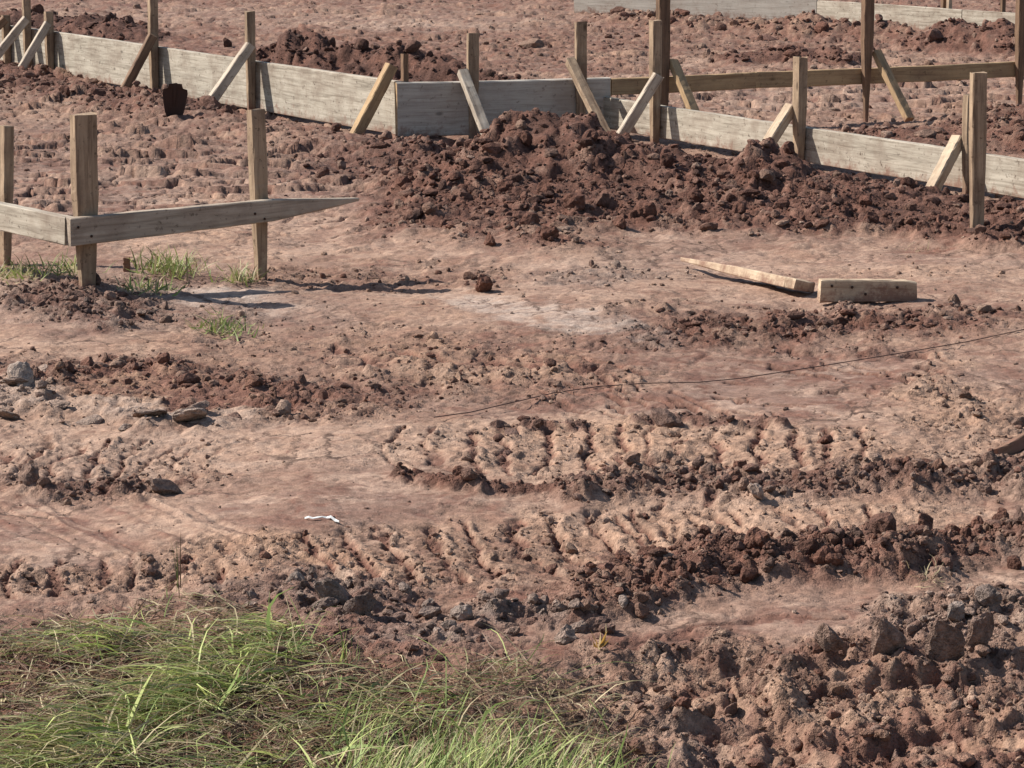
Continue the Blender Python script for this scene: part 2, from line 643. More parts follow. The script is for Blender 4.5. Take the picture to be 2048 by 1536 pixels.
stroke([(1150, 985), (1380, 960), (1500, 985), (1700, 965), (1850, 975), (2100, 950)], 54, 2.0, R=.85, D=.44, K=.22, H=.017)
blob(1030, 1022, 150, 22, R=.04, D=.66)
blob(1480, 1048, 480, 46, R=.34, D=.92, O=.55)
blob(930, 1130, 420, 76, R=.36, D=.6, O=.65)
stroke([(1180, 1200), (1350, 1160), (1500, 1120), (1680, 1110), (1850, 1120)], 74, 2.0, R=.95, D=.33, H=.026)
stroke([(1800, 1110), (1950, 1085), (2120, 1065)], 60, 2.0, R=.85, D=.42, H=.02)
blob(1560, 1240, 470, 36, -.08, R=.12, D=.62, O=.15)
blob(1400, 1262, 260, 14, -.1, R=.05, D=.45, O=.0)
blob(130, 1072, 290, 70, .15, R=.05, D=.82, K=.15)
blob(180, 1150, 330, 34, R=.55, D=.72, O=.65)
blob(640, 1130, 170, 36, R=.5, D=.7, O=.7)
blob(640, 1210, 150, 36, R=.7, D=.45, K=.55, H=.008)
blob(1010, 1210, 110, 28, R=.8, D=.55, K=.65, H=.01)
blob(830, 1275, 150, 30, R=.55, D=.5, K=.6)
blob(1960, 1240, 180, 42, R=.8, D=.58, K=.35, H=.008)
blob(1700, 1290, 420, 30, R=.75, D=.55, O=.3)
blob(1700, 1450, 560, 130, R=.36, D=.7, O=.7)
blob(1300, 1450, 130, 80, R=.65, D=.45, K=.4)
blob(330, 1410, 760, 170, R=.6, D=.26, O=.15, H=.0)

# --- tyre lugs pressed in the clay
rl = random.Random(3)
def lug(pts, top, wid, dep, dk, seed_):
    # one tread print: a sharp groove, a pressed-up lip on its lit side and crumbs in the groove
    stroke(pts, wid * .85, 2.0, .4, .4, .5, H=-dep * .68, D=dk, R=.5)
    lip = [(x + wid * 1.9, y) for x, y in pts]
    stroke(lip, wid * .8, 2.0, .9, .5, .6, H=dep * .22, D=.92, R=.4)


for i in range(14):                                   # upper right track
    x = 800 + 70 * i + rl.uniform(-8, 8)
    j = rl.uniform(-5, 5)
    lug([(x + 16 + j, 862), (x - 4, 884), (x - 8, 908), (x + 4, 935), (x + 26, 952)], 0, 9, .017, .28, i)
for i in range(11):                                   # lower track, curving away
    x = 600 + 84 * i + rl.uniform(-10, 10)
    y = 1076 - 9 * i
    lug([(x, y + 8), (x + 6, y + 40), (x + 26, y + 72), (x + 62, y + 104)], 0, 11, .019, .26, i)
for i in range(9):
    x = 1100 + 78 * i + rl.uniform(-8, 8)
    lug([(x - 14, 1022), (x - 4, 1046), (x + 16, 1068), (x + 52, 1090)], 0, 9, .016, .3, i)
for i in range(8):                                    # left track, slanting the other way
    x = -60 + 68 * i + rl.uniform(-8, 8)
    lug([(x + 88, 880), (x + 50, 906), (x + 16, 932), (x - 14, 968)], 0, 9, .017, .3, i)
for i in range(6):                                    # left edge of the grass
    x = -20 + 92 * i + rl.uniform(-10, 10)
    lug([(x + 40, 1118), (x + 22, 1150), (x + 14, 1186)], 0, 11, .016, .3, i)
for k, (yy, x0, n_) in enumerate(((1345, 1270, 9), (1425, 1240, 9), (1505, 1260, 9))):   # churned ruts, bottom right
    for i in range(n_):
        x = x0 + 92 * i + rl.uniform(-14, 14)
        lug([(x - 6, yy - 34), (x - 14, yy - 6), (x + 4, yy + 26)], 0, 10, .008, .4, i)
for i in range(6):                                    # far lumps of the middle track
    x = 700 + 95 * i
    stroke([(x - 30, 690 + 6 * i), (x + 40, 716 + 5 * i), (x + 95, 722 + 5 * i)], 8, 2.2, .5, .5, H=-.018, D=.22, R=.45)
    stroke([(x - 10, 728 + 6 * i), (x + 60, 745 + 4 * i)], 14, 2.2, .8, .7, H=.010, D=.75)
for i in range(6):                                    # bottom right lumps
    for k in range(3):
        x, y = 1290 + 140 * i + 50 * k + rl.uniform(-20, 20), 1350 + 62 * k + rl.uniform(-10, 10)
        stroke([(x, y), (x + 20, y + 35)], 34, 1.7, .9, .7, H=.015, D=.6)
x = -170
for i in range(13):                                   # scraper lines, bottom left
    x += rl.uniform(14, 62)
    y = 1000 + rl.uniform(-10, 40)
    l_ = rl.uniform(.5, 1)
    stroke([(x, y), (x + 150 * l_, y + 80 * l_), (x + 290 * l_, y + 140 * l_)], rl.uniform(2.5, 9), 2.0, .8, .12, H=rl.choice((-.005, .003, .002)), D=rl.uniform(.5, .98))
for i in range(78):                                   # fine slanting drying cracks, recess dark put into the tone, by the string
    cx_, cy_, sx_, sy_ = rl.choice(((1250, 800, 150, 30), (1700, 725, 150, 26), (1800, 760, 130, 32), (1450, 790, 200, 36), (1150, 770, 90, 26)))
    x, y = rl.gauss(cx_, sx_ * .6), rl.gauss(cy_, sy_ * .6)
    L = rl.uniform(12, 70)
    k = rl.uniform(.16, .5)
    stroke([(x, y), (x + L * .5, y + L * k * .5 + rl.uniform(-4, 4)), (x + L, y + L * k)], rl.uniform(1.8, 3.4), 1.8, .6, .25, H=-.012, D=rl.uniform(-.2, .2))
for i in range(60):                                   # level cracks left of the middle, crevice shade painted in
    x, y = rl.uniform(0, 760), rl.uniform(300, 470)
    L = rl.uniform(20, 90)
    stroke([(x, y), (x + L * .5, y + rl.uniform(-4, 4)), (x + L, y + rl.uniform(-6, 2))], rl.uniform(1.5, 3), 2.5, .6, .3, H=-.02, D=.2)
stroke([(1240, 1272), (1380, 1256), (1560, 1228), (1700, 1222)], 4, 2.0, .8, .6, .5, H=-.008, D=.3)
for yy in (1322, 1382, 1398, 1452, 1472, 1530):       # ruts run across, bottom right
    stroke([(1230, yy + 14), (1420, yy + rl.uniform(-6, 6)), (1650, yy + rl.uniform(-8, 4)), (1860, yy - 8), (2120, yy - 14)], rl.uniform(12, 24), 2.0, .7, .9, .5, H=rl.choice((-.016, -.012, .012)), D=rl.uniform(.3, .6), R=.6)

# --- the cut bank at the lower right
nb_ = fbm(X * 4.5, Y * 3, 3, 63)
bank = .5 * sstep(1280, 1312, WY + 26 * nb_ + 12 * n4) + .5 * sstep(1300, 1350, WY - 30 * nb_ + 14 * n3)
bank *= sstep(1040, 1480, WX)
bank_zone = sstep(1262, 1290, WY) * (1 - sstep(1345, 1385, WY)) * sstep(1180, 1290, WX)
R += (.62 - R) * bank_zone
H -= .055 * bank
H -= .05 * sstep(1180, 1560, PY) * (PX < 1e9)
H += .02 * fbm(X * .9, Y * .6, 3, 5) * (PY > 420)

# --- heaps of earth: (column, true distance, row of the crest, half width m, half depth m)
HEAPS = [
    ('main', [(1055, 13.0, 244, .36, .70), (1150, 13.0, 246, .32, .66), (960, 12.7, 320, .42, .8), (1320, 12.7, 300, .34, .7), (1525, 12.35, 290, .19, .40),
              (1440, 12.3, 350, .40, .7), (1650, 12.1, 358, .40, .75), (1800, 11.8, 386, .40, .7), (1930, 11.6, 415, .40, .6), (2080, 11.2, 405, .45, .6),
              (1150, 12.0, 372, .60, .75), (850, 11.9, 395, .36, .8), (1550, 11.6, 408, .60, .6), (1030, 11.2, 455, .45, .55), (1110, 10.85, 488, .42, .42), (930, 11.3, 462, .40, .45)]),
    ('back', [(595, 18.6, 60, .36, .5), (700, 18.3, 86, .42, .5), (800, 17.9, 90, .36, .5), (880, 17.5, 112, .30, .5), (980, 17.2, 142, .28, .4), (1050, 17.0, 160, .2, .3)]),
    ('farleft', [(175, 23.3, 27, .50, .6), (240, 22.8, 44, .36, .5), (70, 24.0, 20, .5, .6), (-40, 24, 22, .5, .6)]),
    ('farmid', [(1400, 24.6, 32, .45, .5), (1330, 24.9, 24, .4, .45), (1500, 24.2, 42, .4, .4), (1250, 25.4, 20, .35, .4)]),
    ('farright', [(1620, 23.6, 26, .26, .5), (1690, 23.3, 44, .3, .5), (1560, 23.8, 40, .3, .5), (1760, 22.9, 42, .22, .4), (1800, 22.7, 50, .2, .4)]),
    ('edge', [(1910, 21.9, 42, .34, .6), (2000, 21.6, 48, .34, .6), (2080, 21.5, 52, .3, .6)]),
    ('dark', [(1590, 20.4, 90, .28, .4), (1660, 20.2, 93, .2, .35), (1500, 20.4, 104, .28, .4)]),
    ('right', [(2060, 15.7, 205, .40, .5), (1960, 14.9, 245, .40, .5), (1850, 14.7, 262, .4, .5), (2060, 14.6, 240, .4, .5), (1740, 15.0, 258, .3, .3)]),
]
xw = X + .07 * n3 + .05 * n1
yw = Y + .07 * n4 + .10 * n2
ID = np.zeros(X.shape, np.int8)
PILE = np.zeros_like(X)
for hi, (nm, bs) in enumerate(HEAPS):
    tot = np.zeros_like(X)
    for (px, yy, top, rx, ry) in bs:
        x0 = (px - 1024) / F_PX * depth(yy)
        hh = max(.03, z_for(x0, yy, top) - .015)
        sl = slice(*np.searchsorted(rows_y, [yy - 4 * ry, yy + 4 * ry]))
        d = ((xw[sl] - x0) / (rx * 1.25)) ** 2 + ((yw[sl] - yy) / (ry * 1.25)) ** 2
        # a heap has a rounded crest and nearly straight flanks
        v = hh * np.clip(1.12 - np.sqrt(d + .015), 0, None) ** 1.15
        tot[sl] = np.maximum(tot[sl], v) + .25 * np.minimum(tot[sl], v)
    m = (tot > .022) & (tot > PILE)
    ID[m] = hi + 1
    PILE = np.maximum(PILE, tot)
pm = sstep(.008, .05, PILE)
R += (.90 + .35 * np.clip(n1 + .6 * n2, -.7, .6) - R) * pm
light = {4: .55, 5: .5, 6: .28, 7: .22, 8: .36}
Dp = np.full_like(X, .25)
Dp[(ID == 2) | (ID == 3)] = .15
for k, v in light.items():
    Dp[ID == k] = v
D += (Dp + .06 * n3 - D) * pm
O += (np.where((ID == 5) | (ID == 4), .5, .12) - O) * pm
K += (.05 - K) * pm
CR *= 1 - pm

# --- clods and crumbs in the sheet itself
H += PILE
R = np.clip(R + .16 * n3 * (R > .1) + .09 * np.clip(n1 * .7 + n4 * .8 - .12, 0, 1) * (R < .35), .02, 1.2)
qx, qy = X + .02 * n3, Y + .02 * n4
l0, i0 = lumps(qx, qy, .21, 5, .75)
l1, i1 = lumps(qx, qy, .105, 1, .8)
l2, i2 = lumps(qx, qy, .052, 2, .75)
l3, i3 = lumps(X, Y, .026, 3, .7)
R2 = R * R
thin = np.clip(R * 1.7 - .15, 0, 1)
H += l0 * .13 * R2 * R
rs_ = (YC * Y ** (1 + YP)).astype(np.float32)        # spacing of the rows there


def seen(lam):
    return sstep(1.0, 2.6, lam / rs_)


H += l1 * (.13 * R2 + .01 * R)
H += l2 * .26 * (thin * R + .008) * seen(.052)
H += l3 * .5 * (R * .9 + .012) * seen(.026)
H += (.0022 + .014 * R) * fbm(X * 5, Y * 5, 3, 31) + (.0004 + .0028 * R) * fbm(X * 44, Y * 36, 2, 47) * seen(.023)
# broken plates: ragged little steps, and sharp-edged pits between the crumbs
qx2, qy2 = X + .035 * n3 + .008 * noise(X * 23, Y * 23, 401), Y + .03 * n2 + .02 * n4
pl0, pl1, pl2 = plates(qx2, qy2, .24, 411), plates(qx2, qy2, .115, 413), plates(qx2, qy2, .055, 417) * seen(.05)
cz = CR * np.clip(.75 + .8 * n2, .1, 1.3)
H += cz * (.75 * pl0 + .42 * pl1 + .2 * pl2) + np.clip(R - .25, 0, 1) * (.55 * pl1 + .8 * pl2)
tn = (fbm(X * 7 + .4 * n3, Y * 6 + .4 * n4, 2, 131, .6) + .3 * fbm(X * 28, Y * 24, 2, 137, .6) * seen(.03)) * 3.0
tf = np.floor(tn)
H += (.0002 + .0055 * R) * (tf + sstep(.72, 1.0, tn - tf))
rg = 1 - np.abs(fbm(X * 17, Y * 15, 2, 173, .5))
H -= (.010 * R + .0003) * sstep(.80, .99, rg)
rg2 = 1 - np.abs(fbm(X * 41, Y * 33, 2, 199, .6))
H -= .005 * R * sstep(.75, .98, rg2) * seen(.024)
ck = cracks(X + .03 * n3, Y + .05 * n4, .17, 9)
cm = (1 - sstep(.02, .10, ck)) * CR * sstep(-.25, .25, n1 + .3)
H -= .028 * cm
D -= .28 * cm  # crevice shade painted into the soil tone along plate edges
# --- colour of every spot
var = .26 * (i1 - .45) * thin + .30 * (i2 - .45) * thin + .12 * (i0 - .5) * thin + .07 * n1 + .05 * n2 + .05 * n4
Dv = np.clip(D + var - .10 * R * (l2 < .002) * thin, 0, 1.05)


def lerp(a, b, t):
    return a + (b - a) * t[..., None]


def soil_colour(d, o, k):
    c = np.empty(d.shape + (3,), np.float32)
    c[:] = C_DARK
    c = lerp(c, C_RED, sstep(.05, .36, d))
    c = lerp(c, C_MUD, sstep(.34, .66, d))
    c = lerp(c, C_TAN, sstep(.62, 1.0, d))
    c = lerp(c, lerp(C_RED * 1.25, C_ORANGE, sstep(.35, .8, d)), np.clip(o, 0, 1) * .75)
    c = lerp(c, C_GREY[None, :] * (.45 + .95 * d[..., None]), np.clip(k, 0, 1) * .75)
    return c


smooth_ = 1 - np.clip(R * 2.2 - .1, 0, 1)
streak = fbm(X * 1.1 + Y * .5, Y * 4.2 - X * 1.3, 4, 211, .6)
wet = sstep(-.12, .16, fbm(X * 2.6 + .3 * n3, Y * 2.1 + .3 * n4, 5, 231, .62))       # edges of drying patches
film = sstep(.12, .5, fbm(X * 3.2 + Y * 1.4, Y * 5.5 - X * 2.2, 5, 241, .65))         # pale smeared dust
Dv = Dv - smooth_ * (.25 - .21 * wet - .26 * film) + smooth_ * (.10 * streak + .07 * fbm(X * 19, Y * 24, 3, 223))
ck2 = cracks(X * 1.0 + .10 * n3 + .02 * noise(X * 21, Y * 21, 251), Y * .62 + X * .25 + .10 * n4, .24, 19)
thinc = (1 - sstep(.012, .05, ck2)) * sstep(.0, .4, n2 + .5 * n3 + .12) * smooth_  # colour-only cracks, recess shade put into the tone
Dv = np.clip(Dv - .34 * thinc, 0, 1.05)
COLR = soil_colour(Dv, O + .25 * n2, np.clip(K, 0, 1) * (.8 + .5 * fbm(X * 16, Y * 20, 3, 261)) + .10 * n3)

rows_inv = rows_y ** -YP


def hgt(x, y):
    x, y = np.asarray(x, float), np.asarray(y, float)
    r = np.clip((Y0 ** -YP - np.clip(y, Y0, Y1) ** -YP) / (YP * YC), 0, NR - 1.001)
    i = r.astype(int)
    hw = half_w[i]
    c = np.clip((x / hw + 1) / 2 * (NC - 1), 0, NC - 1.001)
    j = c.astype(int)
    f, g = r - i, c - j
    return (H[i, j] * (1 - f) * (1 - g) + H[i + 1, j] * f * (1 - g) + H[i, j + 1] * (1 - f) * g + H[i + 1, j + 1] * f * g)


def fld(A, x, y):
    r = np.clip((Y0 ** -YP - np.clip(np.asarray(y, float), Y0, Y1) ** -YP) / (YP * YC), 0, NR - 1).astype(int)
    c = np.clip((np.asarray(x) / half_w[r] + 1) / 2 * (NC - 1), 0, NC - 1).astype(int)
    return A[r, c]


vid = np.arange(NR * NC, dtype=np.int32).reshape(NR, NC)
quads = np.stack([vid[:-1, :-1], vid[:-1, 1:], vid[1:, 1:], vid[1:, :-1]], -1).reshape(-1, 4)
fid = ID[:-1, :-1].reshape(-1)
P3 = np.stack([X, Y, H], -1).reshape(-1, 3)
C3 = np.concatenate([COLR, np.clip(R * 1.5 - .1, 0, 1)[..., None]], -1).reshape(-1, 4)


def sub_mesh(name, sel):
    q = quads[sel]
    u, inv = np.unique(q.ravel(), return_inverse=True)
    return np_mesh(name, P3[u], inv.reshape(-1, 4), M_SOIL, True, C3[u])


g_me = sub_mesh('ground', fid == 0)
ground = tag(link('ground', g_me), kind='structure')
heap_labels = {
    'main': ('large heap of dark red-brown earth spilled in front of the low form board', 'dirt heap'),
    'back': ('dark earth heap behind the long pale form board, left of the corner', 'dirt heap'),
    'farleft': ('low dark dirt heap far back at the upper left behind the braces', 'dirt heap'),
    'farmid': ('low brown dirt bank against the grey far board near the top', 'dirt heap'),
    'farright': ('light orange-brown rubble heap where the two far boards meet', 'dirt heap'),
    'edge': ('dark lumpy rubble heap against the far pale board at the upper right', 'dirt heap'),
    'dark': ('small blackish dirt heap on open ground behind the brown rail', 'dirt heap'),
    'right': ('reddish dirt heap behind the low form board at the right edge', 'dirt heap'),
}
for hi, (nm, bs) in enumerate(HEAPS):
    me = sub_mesh('dirt_heap', fid == hi + 1)
    o = link('dirt_heap', me)
    tag(o, *heap_labels[nm], group='heaps of dug earth')

# the land beyond the detailed ground, out to the horizon: the sheet's own border carried outwards
DS = np.array([.12, .3, .7, 1.6, 4, 10, 30, 90, 300, 900.])
nd = len(DS)


def pad(A, how):
    A = np.concatenate([np.repeat(A[:, :1], nd, 1), A, np.repeat(A[:, -1:], nd, 1)], 1)
    return np.concatenate([np.repeat(A[:1], nd, 0), A, np.repeat(A[-1:], nd, 0)], 0)


ex, ey, eh = pad(X, 0).astype(float), pad(Y, 0).astype(float), pad(H, 0).astype(float)
ex[:, :nd] -= DS[::-1][None, :]
ex[:, -nd:] += DS[None, :]
ey[:nd] -= DS[::-1][:, None]
ey[-nd:] += DS[:, None]
fx_ = np.concatenate([DS[::-1], np.zeros(NC), DS])[None, :]
fy_ = np.concatenate([DS[::-1], np.zeros(NR), DS])[:, None]
keepf = np.exp(-1.6 * (fx_ + fy_))
eh = eh * keepf + (1 - keepf) * .03 * fbm(ex * .8, ey * .8, 3, 301)
ec = np.stack([pad(COLR[..., k], 0) for k in range(3)], -1)
mot = (.9 + .35 * fbm(ex * 1.3, ey * 1.3, 4, 311))[..., None]
ec = ec * keepf[..., None] + (1 - keepf[..., None]) * (C_MUD * 1.1) * mot
ec = np.concatenate([ec, np.full(ec.shape[:2] + (1,), .6)], -1)
ii = np.arange(ex.size).reshape(ex.shape)
qq = np.stack([ii[:-1, :-1], ii[:-1, 1:], ii[1:, 1:], ii[1:, :-1]], -1)
out = np.ones(qq.shape[:2], bool)
out[nd:-nd, nd:-nd] = False
qq = qq[out]
u_, inv_ = np.unique(qq.ravel(), return_inverse=True)
vv = np.stack([ex, ey, eh], -1).reshape(-1, 3)[u_]
land = link('terrain', np_mesh('terrain', vv, inv_.reshape(-1, 4), M_SOIL, True, ec.reshape(-1, 4)[u_]))
tag(land, kind='structure')

# ------------------------------------------------------------------ timber
Z90 = Vector((0, 0, 1))


def stake(parent, xy, top, w, t, wdir, mat, base=None, tip=.55, lean=(0, 0), buried=.12, name='stake', seed=None):
    b = Vector((xy[0], xy[1], (float(hgt(xy[0], xy[1])) if base is None else base) - buried))
    e = Vector((xy[0] + lean[0], xy[1] + lean[1], top))
    return beam(name, b, e, w, t, wdir, mat, parent, [(0, tip * .8, max(tip, .6), 0), (.18, tip, max(tip, .7), 0), (.62, 1, 1, 0), (1, 1, 1, 0)], seed=seed)


def brace(parent, sxy, ztop, nrm, px, py, w, t, wdir, mat, dmin=.15, dmax=.7, off=(0, 0)):
    """from a stake at height ztop out along the board's normal to the foot seen at (px, py)"""
    best = None
    for i in range(81):
        d = dmin + (dmax - dmin) * i / 80
        x, y = sxy[0] + nrm[0] * d, sxy[1] + nrm[1] * d
        e = abs(to_px(x, y, .02)[0] - px)
        if best is None or e < best[0]:
            best = (e, x, y)
    x, y = best[1], best[2]
    z = z_for(x, y, py)
    p1 = Vector((sxy[0] + off[0], sxy[1] + off[1], ztop))
    p0 = Vector((x, y, z))
    p0 = p0 - (p1 - p0).normalized() * .05
    return beam('brace', p0, p1, w, t, wdir, mat, parent)


def nail(parent, p, nrm, r=.005):
    nrm = Vector(nrm).normalized()
    a = nrm.orthogonal().normalized()
    b = nrm.cross(a)
    V = [tuple(Vector(p) - Vector(parent.location) + (a * math.cos(k * 1.0472) + b * math.sin(k * 1.0472)) * r * s + nrm * h)
         for h, s in ((-.004, .7), (.0015, 1), (.003, .7)) for k in range(6)]
    Fc = [(i * 6 + k, i * 6 + (k + 1) % 6, i * 6 + 6 + (k + 1) % 6, i * 6 + 6 + k) for i in range(2) for k in range(6)]
    Fc.append(tuple(range(12, 18)))
    me = bpy.data.meshes.new('nail')
    me.from_pydata(V, [], Fc)
    me.materials.append(M_NAIL)
    return link('nail', me, parent)


M_NAIL, _n, _b = new_mat('rusty_nail')
_b.inputs['Base Color'].default_value = (.06, .035, .025, 1)
_b.inputs['Metallic'].default_value = .4
_b.inputs['Roughness'].default_value = .7

# --- batter board at the left ------------------------------------------------
zb = .262
c0 = G(137, 436, zb)
e1 = G(712, 396, zb - .005)
d1 = Vector((e1.x - c0.x, e1.y - c0.y, 0)).normalized()
n1v = Vector((d1.y, -d1.x, 0))                       # out of the board towards the viewer
bb = root_at('batter_board', (c0.x, c0.y, 0), 'weathered batter board corner of two rails nailed to three pointed stakes at the left', 'batter board')
RH, RT = .092, .038
L1 = (e1 - c0).length
mid = Vector((c0.x, c0.y, zb - RH / 2))
end = Vector((e1.x, e1.y, zb - .022))
beam('rail', mid, end, RH, RT, Z90, M_RAIL, bb, [(0, 1, 1, 0), (.69, .80, 1, .004), (.72, .74, 1, .006), (1, .13, .9, .012)], seed=5)
# left arm, butted behind the first
d2 = Vector((-d1.y, d1.x, 0))
q0 = mid - n1v * (RT / 2 + .002) + d1 * .014
lend = G(-260, 352, zb)
ldir = Vector((lend.x - q0.x, lend.y - q0.y, 0)).normalized()
beam('rail', q0, q0 + ldir * .95, RH, RT, Z90, M_GREYBOARD, bb, seed=6)


def bstake(px, top_py, mat, seed, lean=(0, 0), wid=.084, th=.05):
    q = on_line(px, c0, e1) - n1v * (RT / 2 + .003 + th / 2)
    q = on_line(px, q, q + d1, .36)
    ztop = z_for(q.x, q.y, top_py)
    return q, stake(bb, q, ztop, wid, th, d1, mat, tip=.62, lean=lean, seed=seed)


qa, _ = bstake(170, 228, M_STAKE, 1, wid=.078)
qb, _ = bstake(520, 219, M_STAKE, 2, (-.012, .006), wid=.052, th=.045)
qc = G(12, 528)
stake(bb, (qc.x - .004, qc.y - .01), z_for(qc.x, qc.y, 252), .036, .06, d1, M_STAKE, tip=.7, lean=(.02, 0), seed=3)
for (px, dz) in ((160, -.03), (186, -.062), (512, -.03), (531, -.05)):
    q = on_line(px, c0 + n1v * RT / 2, e1 + n1v * RT / 2)
    nail(bb, (q.x, q.y, zb + dz), n1v)

stb = root_at('stake_stub', G(254, 550), 'short sawn-off brown stake stub just right of the batter board corner', 'stake stub')
sp_ = G(254, 550)
stake(stb, sp_, z_for(sp_.x, sp_.y, 515), .022, .02, (1, 0, 0), M_BROWN, tip=.9, buried=.05)

# --- long pale form, upper left ----------------------------------------------
ZT = .292
A = G(800, 164, ZT)
B = G(120, 65, ZT)
dL = Vector((B.x - A.x, B.y - A.y, 0)).normalized()
nL = Vector((-dL.y, dL.x, 0))
if nL.y > 0:
    nL = -nL
TB = .038
HB = .268
fl = root_at('concrete_form', (A.x, A.y, 0), 'long pale grey form board with slanted braces running back to the upper left', 'formwork', 'timber concrete forms')
LL = (B - A).length
zc = ZT - HB / 2
b0 = Vector((A.x, A.y, zc)) - nL * TB / 2
beam('board', b0, b0 + dL * (LL + .02), HB, TB, Z90, M_GREYBOARD, fl, seed=11)
b1 = b0 + dL * (LL + .026)
beam('board', b1, b1 + dL * 2.6 + Vector((0, 0, -.012)), HB, TB, Z90, M_GREYBOARD, fl, seed=12)


def lstake(px, top_py, ztop, wa, wp, mat, tip, seed):
    q = on_line(px, A, B) + nL * (wp / 2 + .002)
    q = on_line(px, q, q + dL, .3)
    zt = ztop if ztop else z_for(q.x, q.y, top_py)
    stake(fl, q, zt, wa, wp, dL, mat, tip=tip, seed=seed, base=0)
    return q


for (px, tpy, zt, wa, mat, bx, by, fx, fy, bm, tip) in (
        (501, 23, None, .036, M_STAKE, 509, 90, 420, 208, M_BRACE, .75),
        (307, None, .62, .05, M_STAKE, 311, 70, 244, 190, M_BROWN, .8),
        (98, 24, None, .05, M_STAKE, 107, 46, 38, 145, M_BRACE, .7),
        (54, None, .62, .04, M_STAKE, 60, 38, -14, 122, M_BRACE, .8),
        (12, 30, None, .05, M_STAKE, 12, 38, -60, 105, M_BROWN, .7)):
    q = lstake(px, tpy, zt, wa, .05, mat, tip, px)
    sd = -dL * .045 + nL * .02
    zb_ = z_for(q.x + sd.x, q.y + sd.y, by)
    brace(fl, q, zb_, nL, fx, fy, .05, .07, Z90, bm, .2, .75, off=(sd.x, sd.y))
# corner stake and its yellow brace
q = lstake(790, 107, None, .04, M_STAKE and .04, M_STAKE, .8, 79) if False else None
qk = on_line(789, A, B) - nL * (TB + .022) - Vector((0, 0, 0))
stake(fl, qk, z_for(qk.x, qk.y, 108), .034, .03, dL, M_BROWN, tip=.8, seed=79, base=0)
qk2 = on_line(786, A, B) + nL * .02
brace(fl, qk2, z_for(qk2.x, qk2.y, 130), nL, 716, 278, .052, .07, Z90, M_YELLOW, .2, .8, off=(-dL.x * .03, -dL.y * .03))

# --- shaded form right of the corner ------------------------------------------
A2 = Vector((A.x, A.y, 0)) + nL * .004 - dL * .006
B2 = G(1218, 155, ZT)
dR = Vector((B2.x - A2.x, B2.y - A2.y, 0)).normalized()
nR = Vector((dR.y, -dR.x, 0))
fr_ = root_at('concrete_form', (A2.x, A2.y, 0), 'wide shaded form board right of the corner with two braces leaning right', 'formwork', 'timber concrete forms')
r0 = Vector((A2.x, A2.y, ZT - HB / 2)) - dR * .026 + nR * .030
LR = (B2 - A2).length
beam('board', r0, Vector((B2.x, B2.y, ZT - .134)), HB, .054, Z90, M_SHADEBOARD, fr_, seed=21, endmat=M_YELLOW)
for (px, tpy, bx, by, fx, fy, sm, bm) in ((946, 67, 925, 143, 984, 296, M_STAKE, M_BRACE), (1161, 44, 1148, 122, 1206, 256, M_STAKE, M_STAKE)):
    q = on_line(px, A2, B2) + nR * (TB / 2 + .02)
    q = on_line(px, q, q + dR, .35)
    stake(fr_, q, z_for(q.x, q.y, tpy), .056, .036, dR, sm, tip=.75, seed=px, base=0)
    off = -dR * .058 + nR * .012
    brace(fr_, q, z_for(q.x + off.x, q.y + off.y, by), nR, fx, fy, .05, .04, dR, bm, .15, .8, off=(off.x, off.y))
qq2 = r0 + dR * .03 - nR * .0
beam('stake', Vector((r0.x, r0.y, -.12)) + dR * .03, Vector((r0.x, r0.y, ZT - HB - .004)) + dR * .03, .045, .036, dR, M_STAKE, fr_, seed=29)
for (px, dz) in ((868, -.03), (868, -.19)):
    q = on_line(px, A2 + nR * TB / 2, B2 + nR * TB / 2)
    nail(fr_, (q.x, q.y, ZT + dz), nR, .007)

# --- brown rail on tall stakes --------------------------------------------------
ZR = .288
RA = Vector((B2.x, B2.y, 0)) + dR * .006
RB = G(2034, 121, ZR)
dRail = Vector((RB.x - RA.x, RB.y - RA.y, 0)).normalized()
nRail = Vector((dRail.y, -dRail.x, 0))
rr = root_at('stake_rail', (RA.x, RA.y, 0), 'thin brown rail carried by tall dark pointed stakes behind the low form board', 'rail fence')
ra, rb = Vector((RA.x, RA.y, ZR - .043)), Vector((RB.x, RB.y, ZR - .043))
beam('rail', ra, ra + (rb - ra) * .335, .084, .036, Z90, M_YELLOW, rr, seed=31)
beam('rail', ra + (rb - ra) * .337, rb + dRail * .5, .084, .036, Z90, M_YELLOW, rr, seed=32)
for (px, base_py, mat, w_, tip, bt, bf, bm) in ((1325, 206, M_BROWN, .066, .8, (1347, 122), (1383, 216), M_YELLOW), (1734, 222, M_BROWN, .062, .38, (1754, 104), (1810, 224), M_YELLOW), (2041, 188, M_BROWN, .056, .5, None, None, None)):
    q = on_line(px, RA, RB) + nRail * (.036 / 2 + .02)
    q = on_line(px, q, q + dRail, .35)
    stake(rr, q, .74, w_, .04, dRail, mat, tip=tip, seed=px, base=0, buried=.06)
    if bt:
        off = dRail * .062
        brace(rr, q, z_for(q.x + off.x, q.y + off.y, bt[1]), nRail * .9 + dRail * .2, bf[0], bf[1], .05, .036, dRail, bm, .15, .9, off=(off.x, off.y))

